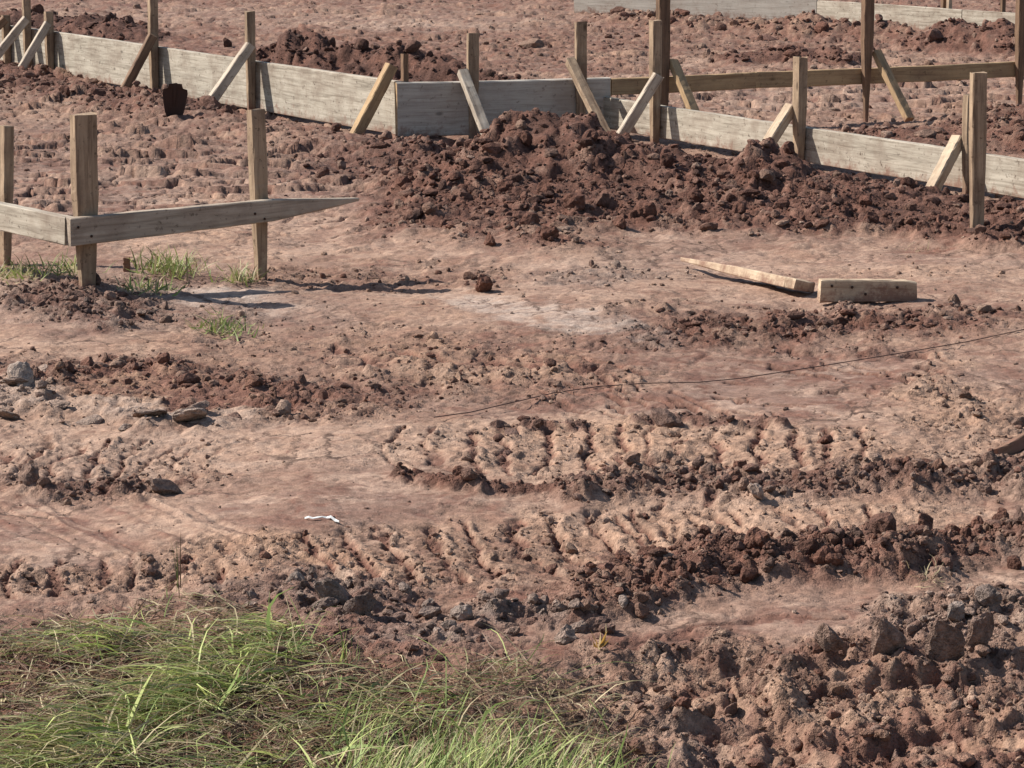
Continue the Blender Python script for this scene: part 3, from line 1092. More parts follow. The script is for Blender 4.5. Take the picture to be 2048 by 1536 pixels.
# --- low form board, right -------------------------------------------------------
ZL = .195
A3 = G(1212, 194, ZL)
B3 = G(2052, 322, ZL - .015)
d3 = Vector((B3.x - A3.x, B3.y - A3.y, 0)).normalized()
n3v = Vector((d3.y, -d3.x, 0))
if n3v.y > 0:
    n3v = -n3v
f3 = root_at('concrete_form', (A3.x, A3.y, 0), 'low pale form board half buried behind the big dirt heap, running to the right edge', 'formwork', 'timber concrete forms')
L3 = (B3 - A3).length
s0 = Vector((A3.x, A3.y, ZL - .078))
s1 = Vector((B3.x, B3.y, ZL - .015 - .078))
beam('board', s0, s0 + (s1 - s0) * .468, .158, .036, Z90, M_GREYBOARD, f3, seed=41)
beam('board', s0 + (s1 - s0) * .471, s1 + d3 * .8, .158, .036, Z90, M_GREYBOARD, f3, seed=42)
for (px, tpy, wa, wp, mat, bt, bf, bm) in (
        (1310, 41, .05, .05, M_STAKE, (1333, 150), (1243, 272), M_BRACE),
        (1599, 114, .06, .045, M_STAKE, (1578, 215), (1535, 288), M_PALE),
        (1937, 190, .04, .04, M_STAKE, (1936, 278), (1866, 378), M_PALE)):
    q = on_line(px, A3, B3) + n3v * (.018 + wp / 2 + .002)
    q = on_line(px, q, q + d3, .3)
    stake(f3, q, z_for(q.x, q.y, tpy), wa, wp, d3, mat, tip=.7, seed=px, base=0)
    off = (d3 * .05 + n3v * .01) if px == 1310 else (-d3 * .05 + n3v * .012)
    brace(f3, q, z_for(q.x + off.x, q.y + off.y, bt[1]), n3v, bf[0], bf[1], .05, .05, Z90, bm, .15, .8, off=(off.x, off.y))

# the stake that stands by itself nearest on the right
q = G(1954, 488)
ss = root_at('wooden_stake', q, 'tall weathered wooden stake standing alone in the dirt in front of the low form board', 'stake')
stake(ss, (q.x, q.y), z_for(q.x, q.y, 146), .056, .038, (.96, .28, 0), M_STAKE, tip=.8, lean=(-.012, 0), seed=1957)

# --- far boards -------------------------------------------------------------------
fa = G(1150, 28)
fb = G(1634, 46)
f4 = root_at('concrete_form', (fa.x, fa.y, 0), 'tall mottled grey form board farthest back at the top of the view', 'formwork', 'timber concrete forms')
beam('board', Vector((fa.x, fa.y, .15)), Vector((fb.x, fb.y, .15)), .33, .036, Z90, M_SHADEBOARD, f4, seed=51)
fc = G(1634, 46)
fd = G(2120, 82)
f5 = root_at('concrete_form', (fc.x, fc.y, 0), 'lighter far form board continuing to the upper right corner behind rubble', 'formwork', 'timber concrete forms')
u5 = Vector((fd.x - fc.x, fd.y - fc.y, 0)).normalized()
zt5 = z_for(fc.x, fc.y, 1)
zt6 = z_for(fd.x, fd.y, 32)
pa, pb = Vector((fc.x, fc.y, zt5 - .16)) + u5 * .02, Vector((fd.x, fd.y, zt6 - .16))
beam('board', pa, pa + (pb - pa) * .62, .32, .036, Z90, M_GREYBOARD, f5, seed=52)
beam('board', pa + (pb - pa) * .624, pb, .32, .036, Z90, M_GREYBOARD, f5, seed=53)
n5 = Vector((-u5.y, u5.x, 0))
for px in (1886, 1897, 2004):
    q = on_line(px, pa + n5 * .06, pb + n5 * .06)
    beam('stake', Vector((q.x, q.y, -.05)), Vector((q.x, q.y, zt5 + .35)), .032, .036, u5, M_BROWN if px != 1897 else M_PALE, f5, seed=px)

# --- loose timber -------------------------------------------------------------------
p = G(1372, 531)
p2 = G(1612, 588)
pl = root_at('pointed_plank', (p.x, p.y, 0), 'pointed split stake lying flat on the smooth clay with its tip to the left', 'plank')
za = float(hgt(p.x, p.y))
zb2 = float(hgt(p2.x, p2.y))
dd = Vector((p2.x - p.x, p2.y - p.y, 0)).normalized()
beam('board', Vector((p.x, p.y, za + .028)), Vector((p2.x, p2.y, zb2 + .034)), .098, .036, Vector((-dd.y, dd.x, -.22)), M_PALE, pl,
     [(0, .06, .35, -.02), (.5, .6, .9, -.008), (.93, 1, 1, 0), (.97, .9, 1, .004), (1, .55, .9, -.018)], seed=61)
p = G(1640, 606)
p2 = G(1832, 603)
bk = root_at('timber_offcut', (p.x, p.y, 0), 'short sawn block of lumber lying on edge right of the pointed plank', 'wood block')
zz = max(float(hgt(p.x, p.y)), float(hgt(p2.x, p2.y)))
beam('block', Vector((p.x, p.y + .02, zz + .033)), Vector((p2.x, p2.y + .02, zz + .028)), .074, .04, Z90, M_PALE, bk, [(0, 1, 1, 0), (.9, .93, 1, 0), (1, .86, .9, -.003)], seed=62)
for fx_, fz in ((.12, .05), (.33, .045), (.47, .022), (.8, .042)):
    q = Vector((p.x, p.y, 0)).lerp(Vector((p2.x, p2.y, 0)), fx_)
    nail(bk, (q.x, q.y - .001, zz + fz), (0, -1, .05), .005)
p = G(1990, 918)
p2 = G(2100, 880)
tw = root_at('broken_stick', (p.x, p.y, 0), 'brown broken stick half buried in the ridge at the right edge', 'stick')
beam('stem', Vector((p.x, p.y, float(hgt(p.x, p.y)) + .012)), Vector((p2.x, p2.y, float(hgt(p2.x, p2.y)) + .03)), .035, .022, (0, .4, 1), M_BROWN, tw,
     [(0, .5, .6, 0), (.2, .8, 1, -.004), (.6, 1, 1, .004), (1, .9, 1, 0)], seed=63)


# ------------------------------------------------------------------ string across the clay
def tube(pts, r, sides=6):
    V, Fc = [], []
    n = len(pts)
    for i, p in enumerate(pts):
        a = (pts[min(i + 1, n - 1)] - pts[max(i - 1, 0)]).normalized()
        u = a.cross(Z90).normalized()
        v = u.cross(a)
        rr_ = r[i] if isinstance(r, (list, tuple)) else r
        for k in range(sides):
            t = 2 * math.pi * k / sides
            V.append(tuple(p + (u * math.cos(t) + v * math.sin(t)) * rr_))
    for i in range(n - 1):
        for k in range(sides):
            a, b = i * sides + k, i * sides + (k + 1) % sides
            Fc.append((a, b, b + sides, a + sides))
    Fc.append(tuple(range(sides))[::-1])
    Fc.append(tuple(range((n - 1) * sides, n * sides)))
    return V, Fc


def tube_obj(name, pts, r, mat, sides=6):
    V, Fc = tube(pts, r, sides)
    me = bpy.data.meshes.new(name)
    me.from_pydata(V, [], Fc)
    me.polygons.foreach_set('use_smooth', [True] * len(Fc))
    me.materials.append(mat)
    return link(name, me)


M_STRIPE, _n, _b = new_mat('dark_stripe')
_b.inputs['Base Color'].default_value = (.075, .045, .04, 1)
key = [(868, 843), (940, 832), (1020, 812), (1110, 790), (1200, 776), (1290, 769), (1400, 766), (1480, 758), (1580, 743), (1700, 725), (1830, 706), (1930, 692), (2060, 670), (2200, 648)]
pts = []
for (a, b) in zip(key, key[1:]):
    for k in range(10):
        t = k / 10
        g = G(a[0] + (b[0] - a[0]) * t, a[1] + (b[1] - a[1]) * t)
        pts.append(Vector((g.x, g.y, float(hgt(g.x, g.y)) + .0035)))
xs_ = np.array([p.x for p in pts])
fit = np.polyfit(xs_, [p.z for p in pts], 3)
pts = [Vector((p.x, p.y, float(np.polyval(fit, p.x)) + .006)) for p in pts]
tag(tube_obj('stripe', pts, .0014, M_STRIPE), 'thin dark string lying across the smooth clay from centre to right edge', 'stripe')  # thin dark line on the clay, modelled as a narrow tube

# ------------------------------------------------------------------ clods of earth
def ico(sub):
    import bmesh
    bm = bmesh.new()
    bmesh.ops.create_icosphere(bm, subdivisions=sub, radius=1)
    V = np.array([v.co[:] for v in bm.verts])
    Fa = np.array([[v.index for v in f.verts] for f in bm.faces])
    bm.free()
    return V, Fa


def rock(sub, seed, cuts=9, lo=.55, hi=.95, jit=.06):
    r = np.random.default_rng(seed)
    V, Fa = ico(sub)
    V = V.copy()
    for _ in range(cuts):
        nrm = r.normal(size=3)
        nrm /= np.linalg.norm(nrm)
        d = r.uniform(lo, hi)
        s = V @ nrm - d
        V -= np.outer(np.clip(s, 0, None), nrm)
    V *= 1 + jit * r.normal(size=(len(V), 1))
    V *= r.uniform(.7, 1.15, size=3)
    return V, Fa


def rand_rot(r, n):
    q = r.normal(size=(n, 4))
    q /= np.linalg.norm(q, axis=1, keepdims=True)
    a, b, c, d = q.T
    return np.stack([np.stack([1 - 2 * (c * c + d * d), 2 * (b * c - a * d), 2 * (b * d + a * c)], -1),
                     np.stack([2 * (b * c + a * d), 1 - 2 * (b * b + d * d), 2 * (c * d - a * b)], -1),
                     np.stack([2 * (b * d - a * c), 2 * (c * d + a * b), 1 - 2 * (b * b + c * c)], -1)], 1)


def scatter_px(n, lo=2.5, hi=16, power=2.6, rmin=.3, seed=1, fac=lambda r: r):
    """random spots on the ground, thick where the soil is rough; radii follow a power law"""
    r = np.random.default_rng(seed)
    out = []
    px = r.uniform(-260, 2300, n * 8)
    py = 1620 - 1650 * r.random(n * 8)
    dz = (-SP + (768 - py) / F_PX * CP)
    t = -CAM_H / dz
    x = (px - 1024) / F_PX * t
    y = (CP + (768 - py) / F_PX * SP) * t
    ok = (y > 4.2) & (y < 30)
    x, y = x[ok], y[ok]
    rg = fld(R, x, y)
    keep = r.random(len(x)) < np.clip(fac(rg), 0, 1)
    x, y, rg = x[keep][:n], y[keep][:n], rg[keep][:n]
    s = F_PX / depth(y)
    u = r.random(len(x))
    pxr = (lo ** (1 - power) + u * (hi ** (1 - power) - lo ** (1 - power))) ** (1 / (1 - power))
    return x, y, rg, pxr / s, r


def clod_cloud(name, n, templates, lo, hi, power, seed, fac, sink=.3, lbl=None, dark=.0, smooth=False):
    x, y, rg, rad, r = scatter_px(n, lo, hi, power, seed=seed, fac=fac)
    n = len(x)
    rot = rand_rot(r, n)
    tid = r.integers(0, len(templates), n)
    sc = rad[:, None] * r.uniform(.6, 1.35, (n, 3)) * np.array([1, 1, .8])
    z = hgt(x, y) + rad * (.75 - sink) * .6
    d = np.clip(fld(D, x, y) - dark + r.normal(.03, .2, n), .03, 1)
    c = soil_colour(d, fld(O, x, y) * .8, np.clip(fld(K, x, y) + r.normal(0, .1, n), 0, 1)) * r.uniform(.85, 1.15, (n, 1))
    Vs, Fs, Cs, off = [], [], [], 0
    for k, (V, Fa) in enumerate(templates):
        m = np.nonzero(tid == k)[0]
        if not len(m):
            continue
        W = np.einsum('nij,vj->nvi', rot[m], V) * sc[m][:, None, :]
        W += np.stack([x[m], y[m], z[m]], -1)[:, None, :]
        nv = len(V)
        Vs.append(W.reshape(-1, 3))
        Fs.append((Fa[None] + (np.arange(len(m)) * nv)[:, None, None]).reshape(-1, 3) + off)
        Cs.append(np.repeat(c[m], nv, 0))
        off += len(m) * nv
    me = np_mesh(name, np.concatenate(Vs), np.concatenate(Fs), M_CLOD, smooth, np.concatenate(Cs))
    o = tag(link(name, me), kind='stuff')
    return o


def crumbly_(sub, seed):
    V, Fa = rock(sub, seed, 9, .5, .95, 0.0)
    q = seed * .37
    for fr, am in ((1.3, .14), (2.9, .11), (6.1, .085), (12.0, .05)):
        V = V * (1 + am * noise(V[:, 0] * fr + V[:, 2] * fr * .71 + q, V[:, 1] * fr - V[:, 2] * fr * .63 + q * 2, seed))[:, None]
    return V, Fa


T0 = [rock(1, 100 + i, 7, .6, .95, .07) for i in range(10)]
Tt = [rock(0, 200 + i, 3, .7, .95, .12) if False else (ico(1)[0][:12] * np.random.default_rng(300 + i).uniform(.65, 1.2, (12, 3)), ico(1)[1][:0]) for i in range(0)]
import bmesh as _bm


def tiny(seed):
    r = np.random.default_rng(seed)
    bm = _bm.new()
    _bm.ops.create_icosphere(bm, subdivisions=1, radius=1)
    V = np.array([v.co[:] for v in bm.verts]) * r.uniform(.7, 1.2, (len(bm.verts), 1)) * r.uniform(.7, 1.2, 3)
    Fa = np.array([[v.index for v in f.verts] for f in bm.faces])
    bm.free()
    return V, Fa


TT = [tiny(400 + i) for i in range(8)]               # 20 faces each
T1 = [rock(2, 100 + i, 8, .55, .92, .05) for i in range(10)]
clod_cloud('soil_crumbs', 38000, TT, 1.6, 8, 2.2, 1, lambda r: .010 + np.clip(r - .25, 0, 1) * 1.0)
clod_cloud('soil_crumbs', 9000, TT, 2.5, 11, 2.3, 7, lambda r: np.clip(r - .72, 0, 1) * 3)
clod_cloud('soil_crumbs', 3000, T1, 6, 20, 2.5, 2, lambda r: np.clip(r - .4, 0, 1) * 1.4)

TL = [crumbly_(3, 700 + i) for i in range(7)]
clod_cloud('soil_crumbs', 240, TL, 11, 22, 2.6, 9, lambda r: np.clip(r - .6, 0, 1) * 2, sink=.45)

# big clods that can be told apart are things of their own
BIG = [crumbly_(3, 500 + i) for i in range(9)]
big_me = {}


def big_clod(px, py, r_m, tone, seed, label=None, group=None, name='dirt_clod', cat='clod', scale=(1, 1, 1), grey=0., sink=.35, rot=None, orange=.1, shift=0):
    g = G(px, py, shift)
    k = (seed % len(BIG), round(tone, 1), round(grey, 1), round(orange, 1))
    if k not in big_me:
        V, Fa = BIG[k[0]]
        c = soil_colour(np.full(len(V), k[1]), np.full(len(V), k[3]), np.full(len(V), k[2]))
        big_me[k] = np_mesh(name, V, Fa, M_CLOD, False, c)
    o = link(name, big_me[k])
    rr_ = random.Random(seed)
    o.rotation_euler = rot or (rr_.uniform(-.6, .6), rr_.uniform(-.6, .6), rr_.uniform(0, 6.28))
    o.scale = tuple(r_m * s for s in scale)
    z = float(hgt(g.x, g.y))
    o.location = (g.x, g.y, z + r_m * scale[2] * (.8 - sink))
    return tag(o, label, cat, group)


def shovel():
    g = G(348, 258)
    t = root_at('shovel_blade', g, 'dark rusty shovel blade stuck point down in the dirt beside the long pale form board', 'shovel')
    V, Fc = [], []
    prof = [(-.03, .004), (.0, .022), (.03, .036), (.07, .050), (.12, .060), (.165, .066), (.186, .063), (.192, .040), (.205, .036), (.215, .034)]
    nx_ = 9
    for side in (0, 1):
        for z, hw in prof:
            for k in range(nx_):
                u = -1 + 2 * k / (nx_ - 1)
                V.append((u * hw, .030 * (1 - u * u) * (1 - .4 * z / .2) + .0035 * side + .06 * z, z))
    n = len(prof) * nx_
    for i_ in range(len(prof) - 1):
        for k in range(nx_ - 1):
            a = i_ * nx_ + k
            Fc.append((a, a + 1, a + nx_ + 1, a + nx_))
            Fc.append((n + a, n + a + nx_, n + a + nx_ + 1, n + a + 1))
    rim = [i_ * nx_ for i_ in range(len(prof))] + [(len(prof) - 1) * nx_ + k for k in range(1, nx_)] + [i_ * nx_ + nx_ - 1 for i_ in range(len(prof) - 2, -1, -1)] + [k for k in range(nx_ - 2, 0, -1)]
    for a, b in zip(rim, rim[1:] + rim[:1]):
        Fc.append((a, a + n, b + n, b))
    me = bpy.data.meshes.new('blade')
    me.from_pydata(V, [], Fc)
    me.materials.append(M_RUST)
    bl = link('blade', me, t)
    pts_ = [Vector((.0, .03, .10)), Vector((.0, .036, .15)), Vector((.0, .04, .19)), Vector((-.004, .046, .212))]
    V, Fc = tube(pts_, [.006, .014, .017, .019], 10)
    me = bpy.data.meshes.new('socket')
    me.from_pydata(V, [], Fc)
    me.materials.append(M_RUST)
    link('socket', me, t)
    t.rotation_euler = (.05, .06, .25)
    t.location.z = float(hgt(g.x, g.y)) - .05


M_RUST, _n, _b = new_mat('rusty_steel')
_b.inputs['Base Color'].default_value = (.055, .030, .022, 1)
_b.inputs['Roughness'].default_value = .8
shovel()
big_clod(456, 96, .035, .1, 4, 'dark leaning chunk standing on open ground behind the long pale form board', scale=(.9, .8, 2.0), sink=.55, rot=(0, -.4, .2))
big_clod(968, 582, .032, .3, 3, 'upright dark clod standing alone on the light clay below the big heap', scale=(1.15, .9, 1.25), sink=.15, rot=(.3, -.25, .8))
big_clod(1335, 848, .03, .3, 4, 'grey-brown clod on the top edge of the middle tyre track', scale=(1.7, 1, 1), grey=.5)
big_clod(1025, 868, .022, .2, 5, 'small dark clod at the left start of the middle tyre track', scale=(1.7, 1, 1), grey=.4)
big_clod(670, 1222, .043, .5, 2, 'flat grey slab of clay at the top edge of the grass', 'clay_slab' and None, 'clay_slab', 'clay slab', scale=(1.5, .6, 1), grey=.9)
big_clod(720, 1238, .036, .4, 6, 'dark grey slab of clay leaning beside the larger slab in the grass', None, 'clay_slab', 'clay slab', scale=(1.1, .5, 1.1), grey=.8, rot=(.4, .3, .2))
for (x, y, r, s, lb) in ((1890, 1330, .038, 7, 'broad upright grey-brown slab in the cut bank at lower right'), (1962, 1320, .036, 8, 'pointed grey-brown slab at the right of the broad slab in the bank'),
                         (1775, 1328, .038, 1, 'upright brown slab in the middle of the cut bank'), (1655, 1318, .036, 2, 'blocky brown slab at the left of the cut bank')):
    big_clod(x, y - 30, r, .6, s, lb, 'slabs in the cut bank', 'clay_slab', 'clay slab', scale=(.95, .45, 1.15), grey=.3, rot=(.15, random.uniform(-.2, .2), random.uniform(-.3, .3)), sink=.15)
big_clod(1915, 1240, .024, .7, 3, 'pale grey lump of clay above the slabs at the right', None, 'clay_slab', 'clay slab', grey=.9)
big_clod(1975, 1225, .026, .4, 4, 'dark grey crumbly lump of clay near the right edge above the slabs', None, 'clay_slab', 'clay slab', grey=.9)
big_clod(1765, 1115, .036, .2, 5, 'largest dark clod crowning the ridge between the two lower tracks', grey=.1, scale=(1, 1, 1.1))
big_clod(1510, 1010, .022, .9, 6, 'pale rounded clod at the lower edge of the upper ridge', grey=.5)
big_clod(330, 990, .05, .7, 7, 'flat tan plate of dried mud tilted at the edge of the left track', scale=(1.1, .9, .4), grey=.3)
big_clod(62, 985, .035, .6, 8, 'rough brown clod at the left edge below the left track', grey=.3)
big_clod(370, 850, .06, .9, 0, 'pale curled crust of dried mud with a dark underside', scale=(1.5, .6, .25), grey=.8, sink=-.1)
big_clod(40, 790, .05, 1, 1, 'whitish broken crust of mud at the left edge', scale=(1.2, .8, .6), grey=.9)
big_clod(150, 640, .035, .3, 2, 'dark clod below the first batter board stake', scale=(1.2, 1, .8), grey=.3)
big_clod(1530, 352, .055, .2, 3, 'dark clod capping the heap beside the middle stake of the low form', shift=0)
for i, (x, y, r, t) in enumerate(((1090, 430, .045, .3), (1150, 455, .05, .3), (1010, 420, .04, .3), (920, 430, .035, .5), (1290, 455, .045, .3), (1240, 470, .035, .4), (1390, 440, .04, .2), (1480, 460, .045, .2),
                                  (1560, 455, .035, .3), (1640, 440, .04, .2), (1730, 450, .035, .3), (860, 460, .03, .6), (800, 440, .028, .7), (1100, 500, .035, .4), (980, 500, .03, .4), (1050, 385, .04, .2),
                                  (1180, 390, .05, .2), (1330, 400, .04, .2), (1440, 405, .035, .2), (1820, 455, .028, .5), (1690, 420, .035, .2), (1250, 350, .04, .2), (1390, 350, .04, .2))):
    big_clod(x, y, r, t, 20 + i, 'rough brown clod of earth lying on the flank of the big heap', 'clods on the big heap')
rs = random.Random(31)
for (x, y, r, t_, g_) in ((30, 792, .036, .95, .5), (78, 772, .030, .95, .5), (18, 832, .034, .9, .6), (112, 822, .026, .9, .4), (300, 846, .036, .85, .5), (396, 836, .032, .8, .3), (250, 852, .026, .9, .6), (180, 838, .028, .9, .5), (470, 838, .024, .5, .2)):
    big_clod(x, y, r, t_, rs.randrange(400), 'pale broken plate of dried mud beside the red-brown band at the left', 'plates of the dried mud crust', 'mud_plate', 'mud plate', scale=(1.5, 1.0, .32), grey=g_, sink=.2, rot=(rs.uniform(-.5, .2), rs.uniform(-.4, .4), rs.uniform(0, 6)))
for i in range(26):
    x = rs.uniform(480, 1260)
    y = 1195 + (x - 480) * .06 + rs.uniform(-22, 34)
    big_clod(x, y, rs.uniform(.011, .026), rs.uniform(.3, .8), rs.randrange(400), 'grey-brown chunk of clay strewn along the strip above the grass', 'clay chunks above the grass', 'clay_chunk', 'clay chunk', scale=(1.3, .9, .7), grey=rs.uniform(.3, .9), sink=.4)
rb_ = random.Random(12)
for i in range(26):
    x = rb_.uniform(1230, 2040)
    y = 1160 - (x - 1230) * .08 + rb_.uniform(-42, 34)
    big_clod(x, y, rb_.uniform(.012, .028), rb_.uniform(.1, .4), 60 + i, 'rough dark clod on the ridge thrown up between the lower wheel tracks', 'clods on the lower ridge', grey=rb_.choice((0, 0, .4)))
for i in range(20):
    x = rb_.uniform(1360, 2040)
    big_clod(x, 965 + rb_.uniform(-25, 25), rb_.uniform(.010, .023), rb_.uniform(.2, .55), 90 + i, 'brown clod on the ridge below the middle tyre track', 'clods on the upper ridge', grey=rb_.choice((0, .3, .5)))
for i in range(18):
    x = rb_.uniform(1260, 2040)
    big_clod(x, rb_.uniform(1345, 1470), rb_.uniform(.009, .02), rb_.uniform(.3, .6), 120 + i, 'lumpy clod on the low ground below the cut bank', 'clods below the cut bank', grey=rb_.choice((0, .2, .4)), orange=.3)

# ------------------------------------------------------------------ litter
M_PAPER, _n, _b = new_mat('white_paper')
_b.inputs['Base Color'].default_value = (.55, .54, .51, 1)
p = G(645, 1056)
nx = 9
V, Fc = [], []
ws = [.004, .011, .014, .012, .005, .010, .012, .009, .002]
for i in range(nx):
    x = p.x - .038 + .076 * i / (nx - 1)
    yv = p.y - .012 * math.sin(i * .9) - .035 * i / nx
    for k in (-1, 1):
        yy = yv + k * ws[i] * .55
        V.append((x, yy, float(hgt(x, yy)) + .003 + .004 * abs(math.sin(i * 1.3)) + (.002 if k > 0 else 0)))
nb = len(V)
V += [(a, b, c - .0012) for a, b, c in V]
for i in range(nx - 1):
    a = i * 2
    Fc.append((a, a + 2, a + 3, a + 1))
    Fc.append((nb + a, nb + a + 1, nb + a + 3, nb + a + 2))
    Fc.append((a, nb + a, nb + a + 2, a + 2))
    Fc.append((a + 1, a + 3, nb + a + 3, nb + a + 1))
me = bpy.data.meshes.new('paper_scrap')
me.from_pydata(V, [], Fc)
me.materials.append(M_PAPER)
tag(link('paper_scrap', me), 'torn scrap of white paper on the smooth clay left of centre', 'litter')

# ------------------------------------------------------------------ grass and weeds
def blades(root, az, L, W, e0, e1, tint, n=6, droop=None):
    """vectorised tapering blades; e0/e1 elevation (rad) at the root and at the tip"""
    m = len(root)
    t = np.linspace(0, 1, n)
    el = e0[:, None] + (e1 - e0)[:, None] * t[None, :] ** 1.2
    seg = L[:, None] / (n - 1)
    dx = np.cumsum(np.concatenate([np.zeros((m, 1)), (np.cos(el) * seg)[:, :-1]], 1), 1)
    dz = np.cumsum(np.concatenate([np.zeros((m, 1)), (np.sin(el) * seg)[:, :-1]], 1), 1)
    tw = RNG.normal(0, .25, (m, 1)) * t[None, :] ** 2
    ca, sa = np.cos(az[:, None] + tw), np.sin(az[:, None] + tw)
    cx = root[:, 0:1] + dx * ca
    cy = root[:, 1:2] + dx * sa
    gz = hgt(cx.ravel(), cy.ravel()).reshape(cx.shape)
    cz = np.maximum(root[:, 2:3] + dz, gz + .004 + .012 * RNG.random((m, 1)))
    hw = W[:, None] / 2 * (1 - t[None, :] ** 2.2 * .93) * (.6 + .4 * np.minimum(t[None, :] * 4, 1))
    # each blade is turned about its own length
    ro = RNG.uniform(-.9, .9, (m, 1))
    sx, sy, sz = -sa * np.cos(ro), ca * np.cos(ro), np.sin(ro) + 0 * ca
    Lf = np.stack([cx - sx * hw, cy - sy * hw, cz - sz * hw], -1)
    Rt = np.stack([cx + sx * hw, cy + sy * hw, cz + sz * hw], -1)
    V = np.stack([Lf, Rt], 2).reshape(m, n * 2, 3)
    base = np.arange(n - 1) * 2
    f = np.stack([base, base + 1, base + 3, base + 2], -1)
    Fa = f[None] + (np.arange(m) * n * 2)[:, None, None]
    C = np.repeat(tint[:, None, :], n * 2, 1)
    return V.reshape(-1, 3), Fa.reshape(-1, 4), C.reshape(-1, 3)


GREEN = np.array([.17, .215, .055])
LIME = np.array([.42, .45, .15])
STRAW = np.array([.42, .34, .19])
BROWN = np.array([.21, .125, .075])


def in_poly(px, py, poly):
    c = np.zeros(len(px), bool)
    j = len(poly) - 1
    for i in range(len(poly)):
        xi, yi = poly[i]
        xj, yj = poly[j]
        c ^= ((yi > py) != (yj > py)) & (px < (xj - xi) * (py - yi) / (yj - yi + 1e-9) + xi)
        j = i
    return c


POLY = [(-300, 1275), (0, 1285), (130, 1240), (300, 1215), (430, 1205), (540, 1235), (640, 1300), (760, 1325), (900, 1335), (1010, 1305), (1150, 1325), (1215, 1350), (1260, 1430), (1330, 1510), (1360, 1640), (-300, 1700)]


def ground_pts(n, seed, poly=POLY, dens=None):
    r = np.random.default_rng(seed)
    px = r.uniform(-300, 1400, n * 4)
    py = r.uniform(1150, 1690, n * 4)
    k = in_poly(px, py, poly)
    if dens is not None:
        k &= r.random(len(px)) < dens(px, py)
    px, py = px[k][:n], py[k][:n]
    dz = (-SP + (768 - py) / F_PX * CP)
    t = -CAM_H / dz
    x, y = (px - 1024) / F_PX * t, (CP + (768 - py) / F_PX * SP) * t
    return px, py, x, y, r


def pick(r, n, opts, wts, jit=.16):
    a = np.array(opts)[r.choice(len(opts), n, p=np.array(wts) / sum(wts))]
    return a * np.exp(r.normal(0, jit, (n, 1)))


# dead thatch
px, py, x, y, r = ground_pts(11500, 5)
n = len(x)
root = np.stack([x, y, hgt(x, y) - .002], -1)
v, f, c = blades(root, r.uniform(0, 6.28, n), r.uniform(.03, .11, n), r.uniform(.0014, .003, n), r.uniform(.0, .9, n), r.uniform(-.8, .2, n), pick(r, n, [STRAW, BROWN, BROWN * .6, np.array([.23, .13, .075]), np.array([.22, .20, .09])], [1.8, 3, 2, 1.5, 1.6]), n=4)
tag(link('dry_grass', np_mesh('dry_grass', v, f, M_BLADE, True, c, 'tint')), kind='stuff')


# living grass, combed down to the lower left, upright nearer the bottom
def g_density(px, py):
    d = .065 + .0 * px
    pts_ = [(570, 1285), (430, 1375), (260, 1450), (40, 1545)]
    for (x0, y0), (x1, y1) in zip(pts_, pts_[1:]):
        t = np.clip(((px - x0) * (x1 - x0) + (py - y0) * (y1 - y0)) / ((x1 - x0) ** 2 + (y1 - y0) ** 2), 0, 1)
        q = np.hypot(px - x0 - t * (x1 - x0), (py - y0 - t * (y1 - y0)) * 1.3)
        d = np.maximum(d, 1.8 * np.exp(-(q / 66) ** 2))
    for (cx, cy, rx, ry, a) in ((250, 1290, 200, 34, .55), (1050, 1335, 90, 26, .22), (980, 1570, 330, 70, 1.3), (640, 1560, 300, 60, .8), (760, 1420, 200, 50, .45)):
        d = np.maximum(d, a * np.exp(-((px - cx) / rx) ** 2 - ((py - cy) / ry) ** 2))
    return d * (.3 + .7 * (np.sin(px * .021 + py * .013) * np.sin(py * .031 - px * .008) > -.35))


px, py, x, y, r = ground_pts(7000, 8, dens=g_density)
n = len(x)
low = sstep(560, 760, px) * sstep(1400, 1480, py)
az = np.where(r.random(n) < .85 * (1 - low), math.radians(226) + r.normal(0, .24, n), math.radians(55) + r.normal(0, .8, n))
Lb = np.where(low > .5, r.uniform(.05, .12, n), r.uniform(.05, .23, n)) * (.45 + .55 * sstep(1200, 1360, py))
e0 = np.where(low > .5, r.uniform(.8, 1.45, n), r.uniform(.3, .85, n))
e1 = np.where(low > .5, r.uniform(-.2, .8, n), r.uniform(-.7, .05, n))
tint = pick(r, n, [GREEN, LIME, GREEN * 1.3, STRAW, STRAW * .8], [2, 2.6, 2, 2.4, 1.5])
gm = low > .5
tint[gm] = pick(r, int(gm.sum()), [GREEN * 1.1, LIME, GREEN * 1.4, STRAW], [3, 2, 3, 1.5])
root = np.stack([x, y, hgt(x, y) - .004], -1)
v, f, c = blades(root, az, Lb, np.clip(.0024 * np.exp(r.normal(0, .5, n)), .0012, .008), e0, e1, tint)
tag(link('grass', np_mesh('grass', v, f, M_BLADE, True, c, 'tint')), kind='stuff')


def tuft(name, px, py, nb, Lr, label, cat, cols, wts, spread=.03, up=(.4, 1.4), tip=(-.4, .9), wid=(.002, .0045), group=None, n=5):
    g = G(px, py)
    r = np.random.default_rng(int(px * 7 + py))
    x = g.x + r.normal(0, spread, nb)
    y = g.y + r.normal(0, spread * 1.6, nb)
    z0 = float(hgt(g.x, g.y))
    root = np.stack([x, y, hgt(x, y) - .004], -1)
    v, f, c = blades(root, r.uniform(0, 6.28, nb), r.uniform(Lr * .4, Lr, nb), r.uniform(*wid, nb), r.uniform(*up, nb), r.uniform(*tip, nb), pick(r, nb, cols, wts, .2), n=n)
    v[:, 0] -= g.x
    v[:, 1] -= g.y
    v[:, 2] -= z0
    o = root_at(name, (g.x, g.y, z0), label, cat, group)
    tag(link('leaves', np_mesh('leaves', v, f, M_BLADE, True, c, 'tint'), o), kind='stuff')
    return o


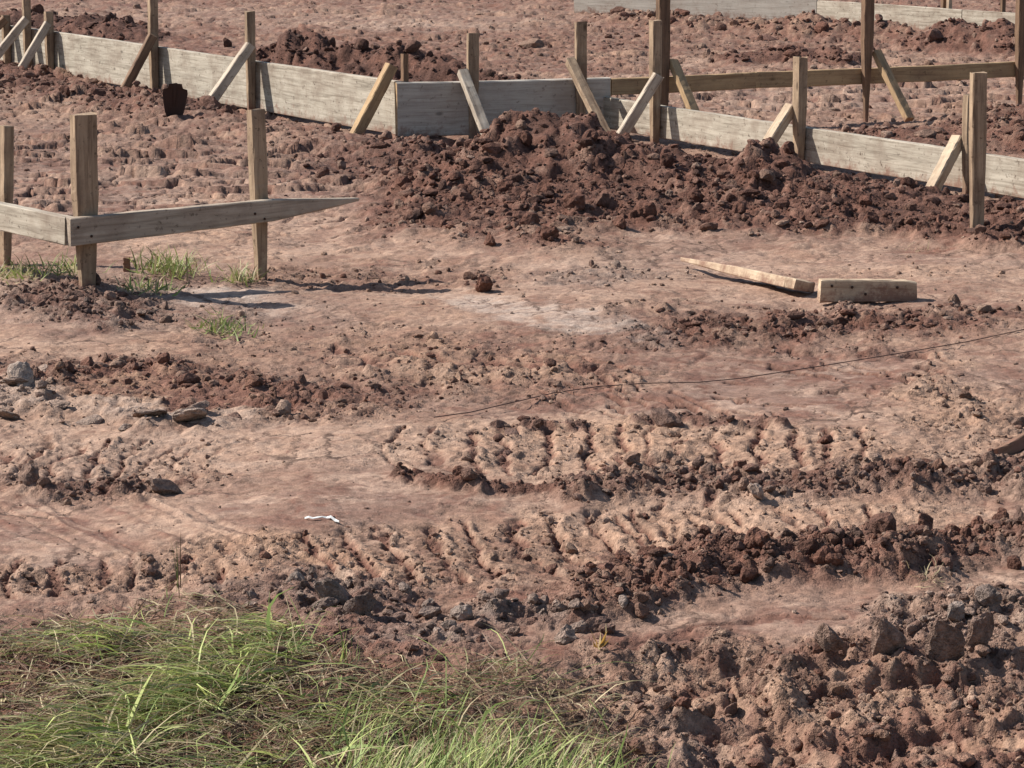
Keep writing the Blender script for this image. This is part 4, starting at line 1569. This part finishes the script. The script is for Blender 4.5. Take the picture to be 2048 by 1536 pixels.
WG = 'weeds round the batter board'
LW = (.0035, .008)
LEAF = np.array([.27, .29, .10])
tuft('weed', 338, 552, 240, .12, 'largest green weed clump right of the batter board corner', 'weed', [LEAF, GREEN, STRAW, BROWN], [4, 3, 1.5, 1], .055, group=WG, wid=LW, up=(.6, 1.5), tip=(-.2, 1.2))
tuft('weed', 292, 590, 90, .085, 'thin green weed on the pale sand just below the largest weed clump', 'weed', [LEAF, STRAW, GREEN], [3, 2, 2], .05, group=WG, wid=LW, up=(.6, 1.5), tip=(-.2, 1.2))
tuft('weed', 445, 660, 110, .075, 'low bright green weed at the foot of the mound below the rail', 'weed', [LEAF, GREEN], [3, 2], .045, group=WG, wid=LW, up=(.6, 1.5), tip=(-.2, 1.2))
tuft('weed', 480, 565, 80, .105, 'sparse weed beside the right-hand batter board stake', 'weed', [LEAF, GREEN, STRAW], [3, 2, 2], .03, group=WG, wid=LW, up=(.6, 1.5), tip=(-.2, 1.2))
tuft('weed', 112, 556, 130, .095, 'sparse green weed left of the batter board corner stake', 'weed', [LEAF, GREEN, STRAW], [2, 2, 2], .06, group=WG, wid=LW, up=(.6, 1.5), tip=(-.2, 1.2))
tuft('weed', 30, 560, 120, .085, 'straggly weed at the left edge beside the outer stake', 'weed', [LEAF, GREEN, STRAW], [2, 2, 3], .06, group=WG, wid=LW, up=(.6, 1.5), tip=(-.2, 1.2))
tuft('dry_weed', 1845, 505, 70, .07, 'dry brown weed tuft in front of the dirt heap left of the lone stake', 'weed', [STRAW, BROWN, BROWN * .6], [2, 2, 2], .05, wid=(.0012, .0025))
tuft('dry_weed', 420, 655, 60, .05, 'brownish dead weed on the shaded slope below the mound', 'weed', [STRAW, BROWN, BROWN * .6], [2, 2, 2], .05, wid=(.0012, .0025))
tuft('dry_weed', 1860, 1165, 26, .06, 'few straw stalks on the ridge at the lower right', 'weed', [STRAW, BROWN], [2, 1], .02, wid=(.0012, .0025))
tuft('seed_stalk', 358, 1200, 5, .15, 'tall thin dark grass stalk standing up above the grass', 'grass stalk', [BROWN * .5, GREEN * .6], [2, 1], .006, up=(1.35, 1.55), tip=(1.3, 1.6), wid=(.002, .003))
tuft('grass_sprig', 690, 1330, 12, .10, 'single upright green sprig at the edge of the grey clay', 'grass', [GREEN, LIME], [2, 1], .008, up=(1.1, 1.5), tip=(.8, 1.5))
tuft('dead_leaf', 1200, 1290, 8, .055, 'curled yellow dead leaf standing in the mud at lower centre', 'leaf', [STRAW * 1.3, np.array([.45, .27, .07])], [1, 1], .004, up=(.8, 1.5), tip=(.9, 1.9), wid=(.006, .011))
